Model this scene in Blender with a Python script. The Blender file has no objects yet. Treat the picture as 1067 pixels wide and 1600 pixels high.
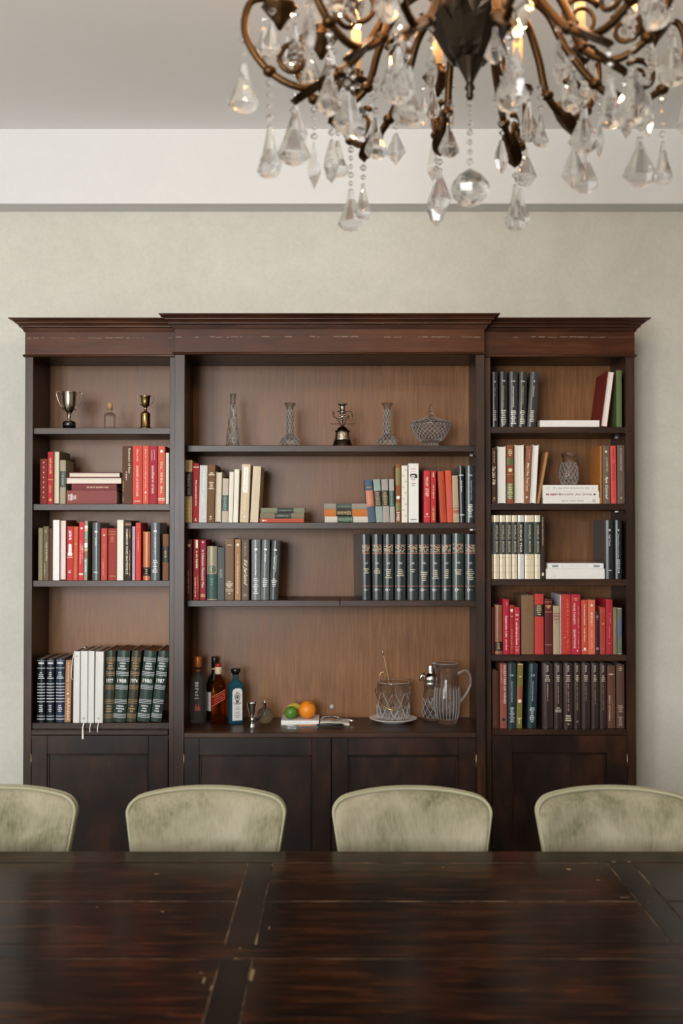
import bpy, bmesh, math, random
from mathutils import Vector, Matrix, Euler
random.seed(11)
SC = bpy.context.scene
COL = SC.collection
PI = math.pi
sin, cos = math.sin, math.cos

# ------------------------------------------------------------------ camera
FPX = 1650.0                      # focal length in pixels of the 1067x1600 frame
PITCH = math.atan(30 / FPX)       # horizon 30 px under the middle
CH = 1.60                         # eye height
cam_d = bpy.data.cameras.new('camera')
cam = bpy.data.objects.new('camera', cam_d)
COL.objects.link(cam)
cam.location = (0, 0, CH)
cam.rotation_euler = (PI / 2 + PITCH, 0, 0)
cam_d.sensor_fit = 'VERTICAL'
cam_d.sensor_height = 36
cam_d.sensor_width = 24
cam_d.lens = FPX / 1600 * 36
cam_d.clip_start = 0.05
cam_d.dof.use_dof = True
cam_d.dof.focus_distance = 4.3
cam_d.dof.aperture_fstop = 3.2
SC.camera = cam

# ------------------------------------------------------------------ world, lights, exposure
W = bpy.data.worlds.new('world')
SC.world = W
W.use_nodes = True
W.node_tree.nodes['Background'].inputs[0].default_value = (0.8, 0.9, 1.0, 1)
W.node_tree.nodes['Background'].inputs[1].default_value = 0.25


def area(name, loc, target, sx, sy, power, color):
    d = bpy.data.lights.new(name, 'AREA')
    d.shape = 'RECTANGLE'
    d.size, d.size_y, d.energy, d.color = sx, sy, power, color
    o = bpy.data.objects.new(name, d)
    COL.objects.link(o)
    o.location = loc
    o.rotation_euler = (Vector(target) - Vector(loc)).to_track_quat('-Z', 'Y').to_euler()
    return o


area('daylight_rear_window', (-2.48, -2.42, 1.9), (-2.1, 0, 1.85), .95, 1.9, 130, (0.975, 0.995, 1.0))
area('daylight_rear_window', (-1.22, -2.42, 1.9), (-1.0, 0, 1.85), .95, 1.9, 165, (0.975, 0.995, 1.0))
area('daylight_left_window', (-3.12, 1.9, 1.85), (0, 1.9, 1.85), 1.5, 1.9, 10, (0.97, 0.985, 1.0))
SC.view_settings.view_transform = 'Standard'
SC.view_settings.look = 'None'
SC.view_settings.exposure = -0.06
SC.view_settings.gamma = 1.0
SC.view_settings.use_curve_mapping = False
SC.cycles.max_bounces = 10
SC.cycles.diffuse_bounces = 4
SC.cycles.glossy_bounces = 4
SC.cycles.transmission_bounces = 10
SC.cycles.transparent_max_bounces = 8
SC.cycles.caustics_refractive = True
SC.cycles.sample_clamp_indirect = 4.0
SC.cycles.use_denoising = True


# ------------------------------------------------------------------ projection helpers (photograph pixel -> point at a real depth)
def ray(px, py):
    r, u = (px - 533.5) / FPX, (800 - py) / FPX
    return Vector((r, cos(PITCH) - sin(PITCH) * u, sin(PITCH) + cos(PITCH) * u))


def P(px, py, Y):
    d = ray(px, py)
    k = Y / d.y
    return Vector((d.x * k, Y, CH + d.z * k))


def G(px, py, Z):
    d = ray(px, py)
    k = (Z - CH) / d.z
    return Vector((d.x * k, d.y * k, Z))


def X(px, py, Y):
    return P(px, py, Y).x


def Zz(py, Y, px=533):
    return P(px, py, Y).z


# ------------------------------------------------------------------ mesh builder
class MB:
    def __init__(s):
        s.v, s.f, s.sm = [], [], []

    def add(s, vs, fs, smooth=False):
        o = len(s.v)
        s.v += [tuple(p) for p in vs]
        s.f += [tuple(i + o for i in f) for f in fs]
        s.sm += [smooth] * len(fs)
        return s

    def box(s, x0, x1, y0, y1, z0, z1, c=0.0):
        x0, x1 = min(x0, x1), max(x0, x1)
        y0, y1 = min(y0, y1), max(y0, y1)
        z0, z1 = min(z0, z1), max(z0, z1)
        if c <= 0:
            vs = [(x, y, z) for x in (x0, x1) for y in (y0, y1) for z in (z0, z1)]
            fs = [(0, 1, 3, 2), (4, 6, 7, 5), (0, 4, 5, 1), (2, 3, 7, 6), (0, 2, 6, 4), (1, 5, 7, 3)]
            return s.add(vs, fs)
        c = min(c, (x1 - x0) * .45, (y1 - y0) * .45, (z1 - z0) * .45)
        vs, idx = [], {}
        for i, x in enumerate((x0, x1)):
            for j, y in enumerate((y0, y1)):
                for k, z in enumerate((z0, z1)):
                    sx, sy, sz = (1 - 2 * i) * c, (1 - 2 * j) * c, (1 - 2 * k) * c
                    for a, p in enumerate(((x, y + sy, z + sz), (x + sx, y, z + sz), (x + sx, y + sy, z))):
                        idx[i, j, k, a] = len(vs)
                        vs.append(p)
        I = lambda i, j, k, a: idx[i, j, k, a]
        fs = []
        for i in (0, 1):
            q = [I(i, 0, 0, 0), I(i, 0, 1, 0), I(i, 1, 1, 0), I(i, 1, 0, 0)]
            fs.append(q if i == 0 else q[::-1])
            q = [I(0, i, 0, 1), I(1, i, 0, 1), I(1, i, 1, 1), I(0, i, 1, 1)]
            fs.append(q if i == 0 else q[::-1])
            q = [I(0, 0, i, 2), I(0, 1, i, 2), I(1, 1, i, 2), I(1, 0, i, 2)]
            fs.append(q if i == 0 else q[::-1])
        for a in (0, 1):
            for b in (0, 1):
                fs.append([I(a, b, 0, 0), I(a, b, 1, 0), I(a, b, 1, 1), I(a, b, 0, 1)])
                fs.append([I(a, 0, b, 0), I(a, 1, b, 0), I(a, 1, b, 2), I(a, 0, b, 2)])
                fs.append([I(0, a, b, 1), I(1, a, b, 1), I(1, a, b, 2), I(0, a, b, 2)])
                for k in (0, 1):
                    fs.append([I(a, b, k, 0), I(a, b, k, 1), I(a, b, k, 2)])
        return s.add(vs, fs)

    def tube(s, pts, rad, n=8, smooth=True, caps=True, flat=1.0):
        pts = [Vector(p) for p in pts]
        m = len(pts)
        if not hasattr(rad, '__len__'):
            rad = [rad] * m
        rings, up = [], None
        for i in range(m):
            t = (pts[min(i + 1, m - 1)] - pts[max(i - 1, 0)])
            t = t.normalized() if t.length > 1e-9 else Vector((0, 0, 1))
            if up is None:
                up = Vector((0, 0, 1)) if abs(t.z) < .9 else Vector((1, 0, 0))
            up = (up - t * up.dot(t))
            up = up.normalized() if up.length > 1e-6 else t.orthogonal().normalized()
            b = t.cross(up)
            rings.append([pts[i] + (up * cos(2 * PI * k / n) + b * sin(2 * PI * k / n) * flat) * rad[i] for k in range(n)])
        vs = [p for r in rings for p in r]
        fs = [(i * n + k, i * n + (k + 1) % n, (i + 1) * n + (k + 1) % n, (i + 1) * n + k) for i in range(m - 1) for k in range(n)]
        if caps:
            fs += [tuple(range(n))[::-1], tuple((m - 1) * n + k for k in range(n))]
        return s.add(vs, fs, smooth)

    def lathe(s, prof, n=24, c=(0, 0, 0), smooth=True, mod=None, sx=1, sy=1, phase=0.0, cap0=True, cap1=True):
        vs = []
        for (r, z) in prof:
            for k in range(n):
                a = 2 * PI * k / n + phase
                q = r * (mod(a, z) if mod else 1)
                vs.append((c[0] + q * cos(a) * sx, c[1] + q * sin(a) * sy, c[2] + z))
        m = len(prof)
        fs = [(i * n + k, i * n + (k + 1) % n, (i + 1) * n + (k + 1) % n, (i + 1) * n + k) for i in range(m - 1) for k in range(n)]
        if cap0 and prof[0][0] > 1e-5:
            fs.append(tuple(range(n))[::-1])
        if cap1 and prof[-1][0] > 1e-5:
            fs.append(tuple((m - 1) * n + k for k in range(n)))
        return s.add(vs, fs, smooth)

    def prism(s, poly, z0, z1, smooth=False):        # poly of (x, y), extruded along z
        n = len(poly)
        vs = [(x, y, z0) for x, y in poly] + [(x, y, z1) for x, y in poly]
        fs = [(k, (k + 1) % n, n + (k + 1) % n, n + k) for k in range(n)] + [tuple(range(n))[::-1], tuple(range(n, 2 * n))]
        return s.add(vs, fs, smooth)

    def ico(s, c, r, sub=2, sc=(1, 1, 1), smooth=True):
        bm = bmesh.new()
        bmesh.ops.create_icosphere(bm, subdivisions=sub, radius=r)
        vs = [(c[0] + v.co.x * sc[0], c[1] + v.co.y * sc[1], c[2] + v.co.z * sc[2]) for v in bm.verts]
        fs = [tuple(v.index for v in f.verts) for f in bm.faces]
        bm.free()
        return s.add(vs, fs, smooth)

    def xf(s, M, start=0):
        s.v = s.v[:start] + [tuple(M @ Vector(p)) for p in s.v[start:]]
        return s

    def mesh(s, name, m, fix=True):
        me = bpy.data.meshes.new(name)
        me.from_pydata(s.v, [], s.f)
        me.polygons.foreach_set('use_smooth', s.sm)
        if fix:
            bm = bmesh.new()
            bm.from_mesh(me)
            bmesh.ops.remove_doubles(bm, verts=bm.verts, dist=1e-6)
            bmesh.ops.recalc_face_normals(bm, faces=bm.faces)
            bm.to_mesh(me)
            bm.free()
        if m:
            me.materials.append(m)
        me.update()
        return me

    def build(s, name, m, parent=None, color=None, label=None, fix=True):
        o = bpy.data.objects.new(name, s.mesh(name, m, fix))
        COL.objects.link(o)
        if parent:
            o.parent = parent
        if color:
            o.color = lin(color)
        if label:
            o['label'] = label
        return o


def lin(c):
    if isinstance(c, str):
        c = c.lstrip('#')
        c = tuple(int(c[i:i + 2], 16) / 255 for i in (0, 2, 4))
    return tuple((x / 12.92 if x <= .04045 else ((x + .055) / 1.055) ** 2.4) for x in c[:3]) + (1.0,)


def thing(name, label, cat, loc=(0, 0, 0), rot=(0, 0, 0), group=None):
    o = bpy.data.objects.new(name, None)
    COL.objects.link(o)
    o.empty_display_size = .05
    o.location, o.rotation_euler = loc, rot
    o['label'], o['category'] = label, cat
    if group:
        o['group'] = group
    return o


def copy_tree(o, parent=None):
    c = o.copy()
    COL.objects.link(c)
    c.parent = parent
    for ch in list(o.children):
        copy_tree(ch, c)
    return c


def struct(name, mb, m):
    o = mb.build(name, m)
    o['kind'] = 'structure'
    return o


# ------------------------------------------------------------------ materials
def new_mat(name):
    m = bpy.data.materials.new(name)
    m.use_nodes = True
    nt = m.node_tree
    return m, nt, nt.nodes['Principled BSDF']


def N(nt, t, **kw):
    n = nt.nodes.new(t)
    for k, v in kw.items():
        if k in n.inputs:
            n.inputs[k].default_value = v
        else:
            setattr(n, k, v)
    return n


def ramp(nt, stops):
    r = nt.nodes.new('ShaderNodeValToRGB')
    el = r.color_ramp.elements
    while len(el) < len(stops):
        el.new(.5)
    for e, (p, c) in zip(el, stops):
        e.position = p
        e.color = c if len(c) == 4 else tuple(c) + (1,)
    return r


def plain(name, color, rough=.5, metal=0.0, spec=.5, coat=0.0, emit=None, es=0.0, bump=0.0, bscale=200):
    m, nt, b = new_mat(name)
    b.inputs['Base Color'].default_value = lin(color)
    b.inputs['Roughness'].default_value = rough
    b.inputs['Metallic'].default_value = metal
    b.inputs['Specular IOR Level'].default_value = spec
    b.inputs['Coat Weight'].default_value = coat
    if emit:
        b.inputs['Emission Color'].default_value = lin(emit)
        b.inputs['Emission Strength'].default_value = es
    if bump:
        tc = N(nt, 'ShaderNodeTexCoord')
        no = N(nt, 'ShaderNodeTexNoise', Scale=bscale, Detail=3.0)
        bp = N(nt, 'ShaderNodeBump', Strength=bump, Distance=.002)
        nt.links.new(tc.outputs['Object'], no.inputs['Vector'])
        nt.links.new(no.outputs['Fac'], bp.inputs['Height'])
        nt.links.new(bp.outputs['Normal'], b.inputs['Normal'])
    return m


def tinted(name, rough=.6, spec=.4, noise=.0, nscale=300, bump=0.0, metal=0.0, sheen=0.0):
    """colour comes from the object's own colour, so one cloth serves all books"""
    m, nt, b = new_mat(name)
    oi = N(nt, 'ShaderNodeObjectInfo')
    b.inputs['Roughness'].default_value = rough
    b.inputs['Specular IOR Level'].default_value = spec
    b.inputs['Metallic'].default_value = metal
    b.inputs['Sheen Weight'].default_value = sheen
    if noise or bump:
        tc = N(nt, 'ShaderNodeTexCoord')
        no = N(nt, 'ShaderNodeTexNoise', Scale=nscale, Detail=3.0)
        nt.links.new(tc.outputs['Object'], no.inputs['Vector'])
        hs = N(nt, 'ShaderNodeHueSaturation')
        mr = N(nt, 'ShaderNodeMapRange')
        mr.inputs['From Min'].default_value, mr.inputs['From Max'].default_value = .3, .7
        mr.inputs['To Min'].default_value, mr.inputs['To Max'].default_value = 1 - noise, 1 + noise
        nt.links.new(no.outputs['Fac'], mr.inputs['Value'])
        nt.links.new(mr.outputs['Result'], hs.inputs['Value'])
        nt.links.new(oi.outputs['Color'], hs.inputs['Color'])
        nt.links.new(hs.outputs['Color'], b.inputs['Base Color'])
        if bump:
            bp = N(nt, 'ShaderNodeBump', Strength=bump, Distance=.0006)
            nt.links.new(no.outputs['Fac'], bp.inputs['Height'])
            nt.links.new(bp.outputs['Normal'], b.inputs['Normal'])
    else:
        nt.links.new(oi.outputs['Color'], b.inputs['Base Color'])
    return m


def wood(name, dark, mid, light, axis='z', rough=.4, coat=.0, stretch=14.0, fine=60.0, blotch=2.5, spec=.5, bump=.15, blotch_amt=.5):
    m, nt, b = new_mat(name)
    tc = N(nt, 'ShaderNodeTexCoord')
    oi = N(nt, 'ShaderNodeObjectInfo')
    mp = N(nt, 'ShaderNodeMapping')
    sc = {'x': (1, stretch, stretch), 'y': (stretch, 1, stretch), 'z': (stretch, stretch, 1)}[axis]
    mp.inputs['Scale'].default_value = sc
    L = nt.links.new
    av = N(nt, 'ShaderNodeVectorMath', operation='ADD')
    sv = N(nt, 'ShaderNodeVectorMath', operation='SCALE')
    cb = N(nt, 'ShaderNodeCombineXYZ')
    for k in ('X', 'Y', 'Z'):
        L(oi.outputs['Random'], cb.inputs[k])
    L(cb.outputs[0], sv.inputs[0])
    sv.inputs['Scale'].default_value = 17.0
    L(tc.outputs['Object'], av.inputs[0])
    L(sv.outputs[0], av.inputs[1])
    L(av.outputs[0], mp.inputs['Vector'])
    n1 = N(nt, 'ShaderNodeTexNoise', Scale=fine / stretch, Detail=6.0, Roughness=.65, Distortion=.25)
    n2 = N(nt, 'ShaderNodeTexNoise', Scale=blotch, Detail=3.0, Roughness=.55)
    L(mp.outputs[0], n1.inputs['Vector'])
    L(av.outputs[0], n2.inputs['Vector'])
    mx = N(nt, 'ShaderNodeMix')
    mx.inputs[0].default_value = blotch_amt
    L(n1.outputs['Fac'], mx.inputs[2])
    L(n2.outputs['Fac'], mx.inputs[3])
    r = ramp(nt, [(.36, lin(dark)), (.5, lin(mid)), (.66, lin(light))])
    L(mx.outputs[0], r.inputs[0])
    L(r.outputs[0], b.inputs['Base Color'])
    mr = N(nt, 'ShaderNodeMapRange')
    mr.inputs['To Min'].default_value, mr.inputs['To Max'].default_value = rough - .07, rough + .09
    L(n1.outputs['Fac'], mr.inputs['Value'])
    L(mr.outputs[0], b.inputs['Roughness'])
    bp = N(nt, 'ShaderNodeBump', Strength=bump, Distance=.0015)
    L(n1.outputs['Fac'], bp.inputs['Height'])
    L(bp.outputs[0], b.inputs['Normal'])
    b.inputs['Specular IOR Level'].default_value = spec
    b.inputs['Coat Weight'].default_value = coat
    b.inputs['Coat Roughness'].default_value = .3
    return m


def glass(name, color='#ffffff', rough=0.0, ior=1.5):
    m, nt, b = new_mat(name)
    b.inputs['Base Color'].default_value = lin(color)
    b.inputs['Roughness'].default_value = rough
    b.inputs['IOR'].default_value = ior
    b.inputs['Transmission Weight'].default_value = 1.0
    return m


def crystal_mat(name, color='#ffffff', rough=.03, clear=.4, white=.06, ior=1.5, wcol='#f2f2f2'):
    """lead crystal: clear glass, part of whose facets let light straight through and whose cuts scatter a little"""
    m = bpy.data.materials.new(name)
    m.use_nodes = True
    nt = m.node_tree
    nt.nodes.remove(nt.nodes['Principled BSDF'])
    L = nt.links.new
    g_ = N(nt, 'ShaderNodeBsdfGlass', Roughness=rough, IOR=ior)
    g_.inputs['Color'].default_value = lin(color)
    t_ = N(nt, 'ShaderNodeBsdfTransparent')
    t_.inputs['Color'].default_value = lin(color)
    d_ = N(nt, 'ShaderNodeBsdfTranslucent')
    d_.inputs['Color'].default_value = lin(wcol)
    e_ = N(nt, 'ShaderNodeBsdfDiffuse')
    e_.inputs['Color'].default_value = lin(wcol)
    ad = N(nt, 'ShaderNodeMixShader')
    ad.inputs[0].default_value = .5
    L(d_.outputs[0], ad.inputs[1])
    L(e_.outputs[0], ad.inputs[2])
    a_ = N(nt, 'ShaderNodeMixShader')
    a_.inputs[0].default_value = clear
    L(g_.outputs[0], a_.inputs[1])
    L(t_.outputs[0], a_.inputs[2])
    b_ = N(nt, 'ShaderNodeMixShader')
    b_.inputs[0].default_value = white
    L(a_.outputs[0], b_.inputs[1])
    L(ad.outputs[0], b_.inputs[2])
    L(b_.outputs[0], nt.nodes['Material Output'].inputs['Surface'])
    return m


def wall_mat(name, a, b_, scale, rough=.8, bump=.25):
    m, nt, b = new_mat(name)
    L = nt.links.new
    tc = N(nt, 'ShaderNodeTexCoord')
    n1 = N(nt, 'ShaderNodeTexNoise', Scale=scale, Detail=8.0, Roughness=.7, Distortion=.6)
    n2 = N(nt, 'ShaderNodeTexNoise', Scale=scale * 14, Detail=4.0)
    L(tc.outputs['Object'], n1.inputs['Vector'])
    L(tc.outputs['Object'], n2.inputs['Vector'])
    mx = N(nt, 'ShaderNodeMix')
    mx.inputs[0].default_value = .35
    L(n1.outputs['Fac'], mx.inputs[2])
    L(n2.outputs['Fac'], mx.inputs[3])
    r = ramp(nt, [(.35, lin(a)), (.65, lin(b_))])
    L(mx.outputs[0], r.inputs[0])
    L(r.outputs[0], b.inputs['Base Color'])
    bp = N(nt, 'ShaderNodeBump', Strength=bump, Distance=.0015)
    L(n2.outputs['Fac'], bp.inputs['Height'])
    L(bp.outputs[0], b.inputs['Normal'])
    b.inputs['Roughness'].default_value = rough
    b.inputs['Specular IOR Level'].default_value = .3
    return m


M_WALLPAPER = wall_mat('wallpaper', '#c7c5bb', '#d3d1c7', 5.0)
M_PAINT = wall_mat('white_paint', '#dcdcdb', '#e0e0df', 3.0, bump=.05)
M_CEIL = wall_mat('ceiling_paint', '#f0efee', '#f3f2f1', 2.0, bump=.05)
M_FLOOR = wood('oak_floor', '#5c5144', '#6d6152', '#807362', axis='x', rough=.45)
DK = ('#190c05', '#2e180b', '#482915')
M_WOODV = wood('mahogany_upright', *DK, axis='z', rough=.36, coat=.0, spec=.40, bump=.06)
M_WOODH = wood('mahogany_level', *DK, axis='x', rough=.36, coat=.0, spec=.40, bump=.06)
M_FRIEZE = wood('mahogany_frieze', '#35190c', '#482512', '#5c331b', axis='x', rough=.36, spec=.2, bump=.06)  # lighter wood tone, with chandelier light also put into the colour
M_CORN = wood('mahogany_moulding', '#2a160c', '#412415', '#5a3622', axis='x', rough=.34, coat=.0, spec=.45, bump=.1)
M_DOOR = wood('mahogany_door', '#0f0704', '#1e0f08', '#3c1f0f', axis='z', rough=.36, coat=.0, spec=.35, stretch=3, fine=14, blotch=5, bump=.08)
M_BACK = wood('plywood_back', '#613f24', '#79502e', '#91653d', axis='z', rough=.36, stretch=22, fine=130, blotch=1.4, bump=.07, spec=.35)
M_TABLE = wood('walnut_tabletop', '#090402', '#1a0c06', '#47230e', axis='x', rough=.2, coat=.0, stretch=11, fine=70, blotch=6, spec=.10, bump=.04, blotch_amt=.3)
M_TSTRIP = wood('dark_walnut_strip', '#0d0706', '#180d0a', '#22140f', axis='y', rough=.24, spec=.12, bump=.05)
M_BRASS = plain('hinge_brass', '#9a8a6a', .35, 1.0)
M_STEEL = plain('polished_steel', '#d4d2cf', .12, 1.0)
M_CLOTH = tinted('book_cloth', .62, .3, .10, 420, .2)
M_GLOSSBIND = tinted('glossy_leatherette', .25, .45, .06, 300, .06)
M_JACKET = tinted('paper_jacket', .45, .4, .03, 60)
M_PRINT = tinted('spine_print', .45, .4)


def paper_mat():
    m, nt, b = new_mat('page_edges')
    L = nt.links.new
    tc = N(nt, 'ShaderNodeTexCoord')
    mp = N(nt, 'ShaderNodeMapping')
    mp.inputs['Scale'].default_value = (900, 8, 3)
    L(tc.outputs['Object'], mp.inputs['Vector'])
    n = N(nt, 'ShaderNodeTexNoise', Scale=1.0, Detail=2.0)
    L(mp.outputs[0], n.inputs['Vector'])
    oi = N(nt, 'ShaderNodeObjectInfo')
    mx = N(nt, 'ShaderNodeMix', data_type='RGBA', blend_type='MULTIPLY')
    mx.inputs[0].default_value = 1.0
    r = ramp(nt, [(.3, (.74, .72, .68, 1)), (.7, (1, 1, 1, 1))])
    L(n.outputs['Fac'], r.inputs[0])
    L(oi.outputs['Color'], mx.inputs[6])
    L(r.outputs[0], mx.inputs[7])
    L(mx.outputs[2], b.inputs['Base Color'])
    b.inputs['Roughness'].default_value = .8
    b.inputs['Specular IOR Level'].default_value = .2
    return m


M_PAGES = paper_mat()

# ------------------------------------------------------------------ room shell
YW, YB, YF, YC = 4.62, 4.584, 4.30, 4.24
ZBEAM = Zz(331, YW)
YBEAM = None
for i in range(200):
    yb = 4.30 + i * .002
    if P(533, 318, yb).z > ZBEAM:
        YBEAM = yb
        break
ZC = Zz(201, YBEAM)
XL, XR, YN = -3.2, 4.4, -2.5
struct('floor', MB().box(XL - .1, XR + .1, YN - .1, YW + .1, -.1, 0), M_FLOOR)
struct('ceiling', MB().box(XL - .1, XR + .1, YN - .1, YW + .1, ZC, ZC + .1), M_CEIL)
struct('wall_back', MB().box(XL - .1, XR + .1, YW, YW + .12, 0, ZC), M_WALLPAPER)
struct('wall_right', MB().box(XR, XR + .1, YN, YW, 0, ZC), M_WALLPAPER)
struct('trim_1', MB().box(XL, XR, YBEAM, YW, ZBEAM, ZC, .002), M_PAINT)


def wall_with_hole(name, axis, at, thick, lo, hi, h0, h1, z0, z1, m):
    mb = MB()
    for (a, b, c, d) in ((lo, h0, 0, ZC), (h1, hi, 0, ZC), (h0, h1, 0, z0), (h0, h1, z1, ZC)):
        if axis == 'x':
            mb.box(at, at + thick, a, b, c, d)
        else:
            mb.box(a, b, at, at + thick, c, d)
    return struct(name, mb, m)


wall_with_hole('wall_left', 'x', XL - .1, .1, YN, YW, 1.1, 2.7, .85, 2.85, M_WALLPAPER)
wall_with_hole('wall_front', 'y', YN - .1, .1, XL, XR, -3.0, -.7, .85, 2.9, M_WALLPAPER)
for n, mb in (('baseboard_back', MB().box(XL, XR, YW - .018, YW, 0, .14, .004)), ('baseboard_right', MB().box(XR - .018, XR, YN, YW - .02, 0, .14, .004)),
              ('baseboard_left', MB().box(XL, XL + .018, YN, YW - .02, 0, .14, .004)), ('baseboard_front', MB().box(XL + .02, XR - .02, YN, YN + .018, 0, .14, .004))):
    struct(n, mb, M_PAINT)


def window(name, axis, at, a, b, z0, z1):
    mb = MB()
    fr = .06
    rects = [(a, b, z0, z0 + fr), (a, b, z1 - fr, z1), (a, a + fr, z0, z1), (b - fr, b, z0, z1), ((a + b) / 2 - .06, (a + b) / 2 + .06, z0, z1)]
    for (p, q, r, t) in rects:
        if axis == 'x':
            mb.box(at - .05, at - .01, p, q, r, t)
        else:
            mb.box(p, q, at - .05, at - .01, r, t)
    w = struct(name, mb, M_PAINT)
    gm = MB()
    if axis == 'x':
        gm.box(at - .034, at - .03, a + fr, b - fr, z0 + fr, z1 - fr)
    else:
        gm.box(a + fr, b - fr, at - .034, at - .03, z0 + fr, z1 - fr)
    gm.build('pane', glass('window_glass', '#ffffff', 0.0, 1.45), w)
    return w


window('window_1', 'y', YN, -3.0, -.7, .85, 2.9)
window('window_2', 'x', XL, 1.1, 2.7, .85, 2.85)

# ------------------------------------------------------------------ bookcase
BC = thing('bookcase', 'large dark mahogany breakfront bookcase with open shelves and panelled doors against the wall', 'bookcase', (0, 0, 0))
ZDECK = Zz(1145, YC - .01)
ZBEAD = Zz(556.5, YF)
ZFR = Zz(519, YF)                # top of the frieze, under the cornice
ZTOP = Zz(496, YF - .055)
ZTOPC = Zz(489, YC - .055)
YM = 850
xs = {k: X(v, YM, YF) for k, v in dict(lo=37.8, li=50.5, lr=264.5, lr2=274, rl2=756, rl=767, ri=978.5, ro=992.5).items()}
xc = {k: X(v, YM, YC) for k, v in dict(a=272, b=288, c=743.5, d=757.5).items()}


def part(name, mb, m, parent=BC, label=None):
    return mb.build(name, m, parent, label=label)


OV = {1: .0095, 2: .014}


def sect(x0, x1, xi0, xi1, yf, ztop, doors):
    """one third of the bookcase: x0..x1 outside, xi0..xi1 the opening"""
    z0 = .0
    ov = OV[doors]
    for a, b in ((x0, xi0), (xi1, x1)):
        part('stile', MB().box(a, b, yf, yf + .022, z0, ZBEAD, .0015), M_WOODV)
    part('side_panel', MB().box(x0 + .004, xi0 - ov, yf + .022, YW - .004, z0, ZFR + .01), M_WOODV)
    part('side_panel', MB().box(xi1 + ov, x1 - .004, yf + .022, YW - .004, z0, ZFR + .01), M_WOODV)
    part('back_panel', MB().box(xi0 - ov - .002, xi1 + ov + .002, YB, YB + .012, .1, ZFR), M_BACK)
    part('top_panel', MB().box(xi0 - ov, xi1 + ov, yf + .022, YB, ZBEAD + .004, ZBEAD + .02), M_WOODH)
    part('frieze', MB().box(x0, x1, yf - .004, yf + .022, ZBEAD, ZFR + .004, .001), M_FRIEZE)
    part('deck', MB().box(xi0 - ov, xi1 + ov, yf + .0225, YB, ZDECK - .022, ZDECK), M_WOODH)
    part('deck_edge', MB().box(xi0 + .0005, xi1 - .0005, yf - .008, yf + .0223, ZDECK - .022, ZDECK, .003), M_WOODH)
    part('rail', MB().box(xi0, xi1, yf + .001, yf + .022, Zz(1152, yf) - .006, ZDECK - .023), M_WOODH)
    part('plinth', MB().box(xi0, xi1, yf + .002, yf + .022, 0, .1), M_WOODH)


sect(xs['lo'], xs['lr2'] + .02, xs['li'], xs['lr'], YF, ZTOP, 1)
sect(xc['a'], xc['d'], xc['b'], xc['c'], YC, ZTOPC, 2)
sect(xs['rl2'] - .02, xs['ro'], xs['rl'], xs['ri'], YF, ZTOP, 1)


def cornice(x0, x1, yf, zt, left, right, name='cornice'):
    z0, z1 = ZFR, zt
    h = z1 - z0
    d = .056
    prof = [(0, 0), (.006, .0), (.009, .12), (.013, .30), (.022, .36), (.022, .42), (.026, .55), (.035, .64), (.036, .70), (.041, .82), (.050, .88), (.052, .93), (.056, .94), (.056, 1.0)]
    vs, fs = [], []
    for (o, t) in prof:
        z = z0 + t * h
        l = o if left else 0
        r = o if right else 0
        vs += [(x0 - l, YW - .003, z), (x0 - l, yf - o, z), (x1 + r, yf - o, z), (x1 + r, YW - .003, z)]
    m = len(prof)
    for i in range(m - 1):
        for k in range(3):
            fs.append((i * 4 + k, i * 4 + k + 1, i * 4 + 5 + k, i * 4 + 4 + k))
    fs.append((4 * m - 4, 4 * m - 3, 4 * m - 2, 4 * m - 1))
    fs.append((0, 3, 2, 1))
    part(name, MB().add(vs, fs), M_CORN)


cornice(xs['lo'] + .002, xc['a'] + .004, YF, ZTOP, True, False)
cornice(xc['a'], xc['d'], YC, ZTOPC, True, True)
cornice(xc['d'] - .004, xs['ro'] - .002, YF, ZTOP, False, True)


def bead(x0, x1, yf, l, r):
    mb = MB()
    rr = .006
    pts = [(yf - rr * sin(PI * k / 6), ZBEAD + .001 - rr * cos(PI * k / 6)) for k in range(7)]
    vs, fs = [], []
    for (y, z) in pts:
        o = yf - y
        vs += [(x0 - (o + .002 if l else 0), yf + .05 if l else y, z), (x0 - (o + .002 if l else 0), y, z), (x1 + (o + .002 if r else 0), y, z), (x1 + (o + .002 if r else 0), yf + .05 if r else y, z)]
    for i in range(6):
        for k in range(3):
            fs.append((i * 4 + k, i * 4 + k + 1, i * 4 + 5 + k, i * 4 + 4 + k))
    mb.add(vs, fs, True)
    part('bead_moulding', mb, M_CORN)


bead(xs['lo'], xc['a'], YF - .003, True, False)
bead(xc['a'], xc['d'], YC - .003, True, True)
bead(xc['d'], xs['ro'], YF - .003, False, True)
M_WORN = plain('worn_edge', '#4e3a2c', .6)
for (xa, xb, yf, py) in ((42, 268, YF, 528.5), (275, 752, YC, 527), (775, 988, YF, 527)):
    z = Zz(py, yf)
    part('worn_groove', MB().box(X(xa, py, yf), X(xb, py, yf), yf - .0044, yf - .0036, z - .0007, z + .0007), M_WORN)
# worn pale line along the frieze: flaked varnish, thin raised chips
M_CHIP = plain('flaked_varnish', '#8d7a6c', .7)
for (xa, xb, yf, py) in ((42, 268, YF, 528.5), (275, 392, YC, 527), (402, 560, YC, 526), (600, 750, YC, 527), (775, 945, YF, 527)):
    mb = MB()
    x = xa
    while x < xb:
        w = random.uniform(2, 14)
        if random.random() < .72:
            z = Zz(py + random.uniform(-.5, .5), yf)
            t = random.uniform(.0006, .0016)
            mb.box(X(x, py, yf), X(min(x + w, xb), py, yf), yf - .0046, yf - .0036, z - t, z + t)
        x += w + random.uniform(.5, 5)
    o = part('varnish_chips', mb, M_CHIP)
    o['kind'] = 'stuff'

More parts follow.
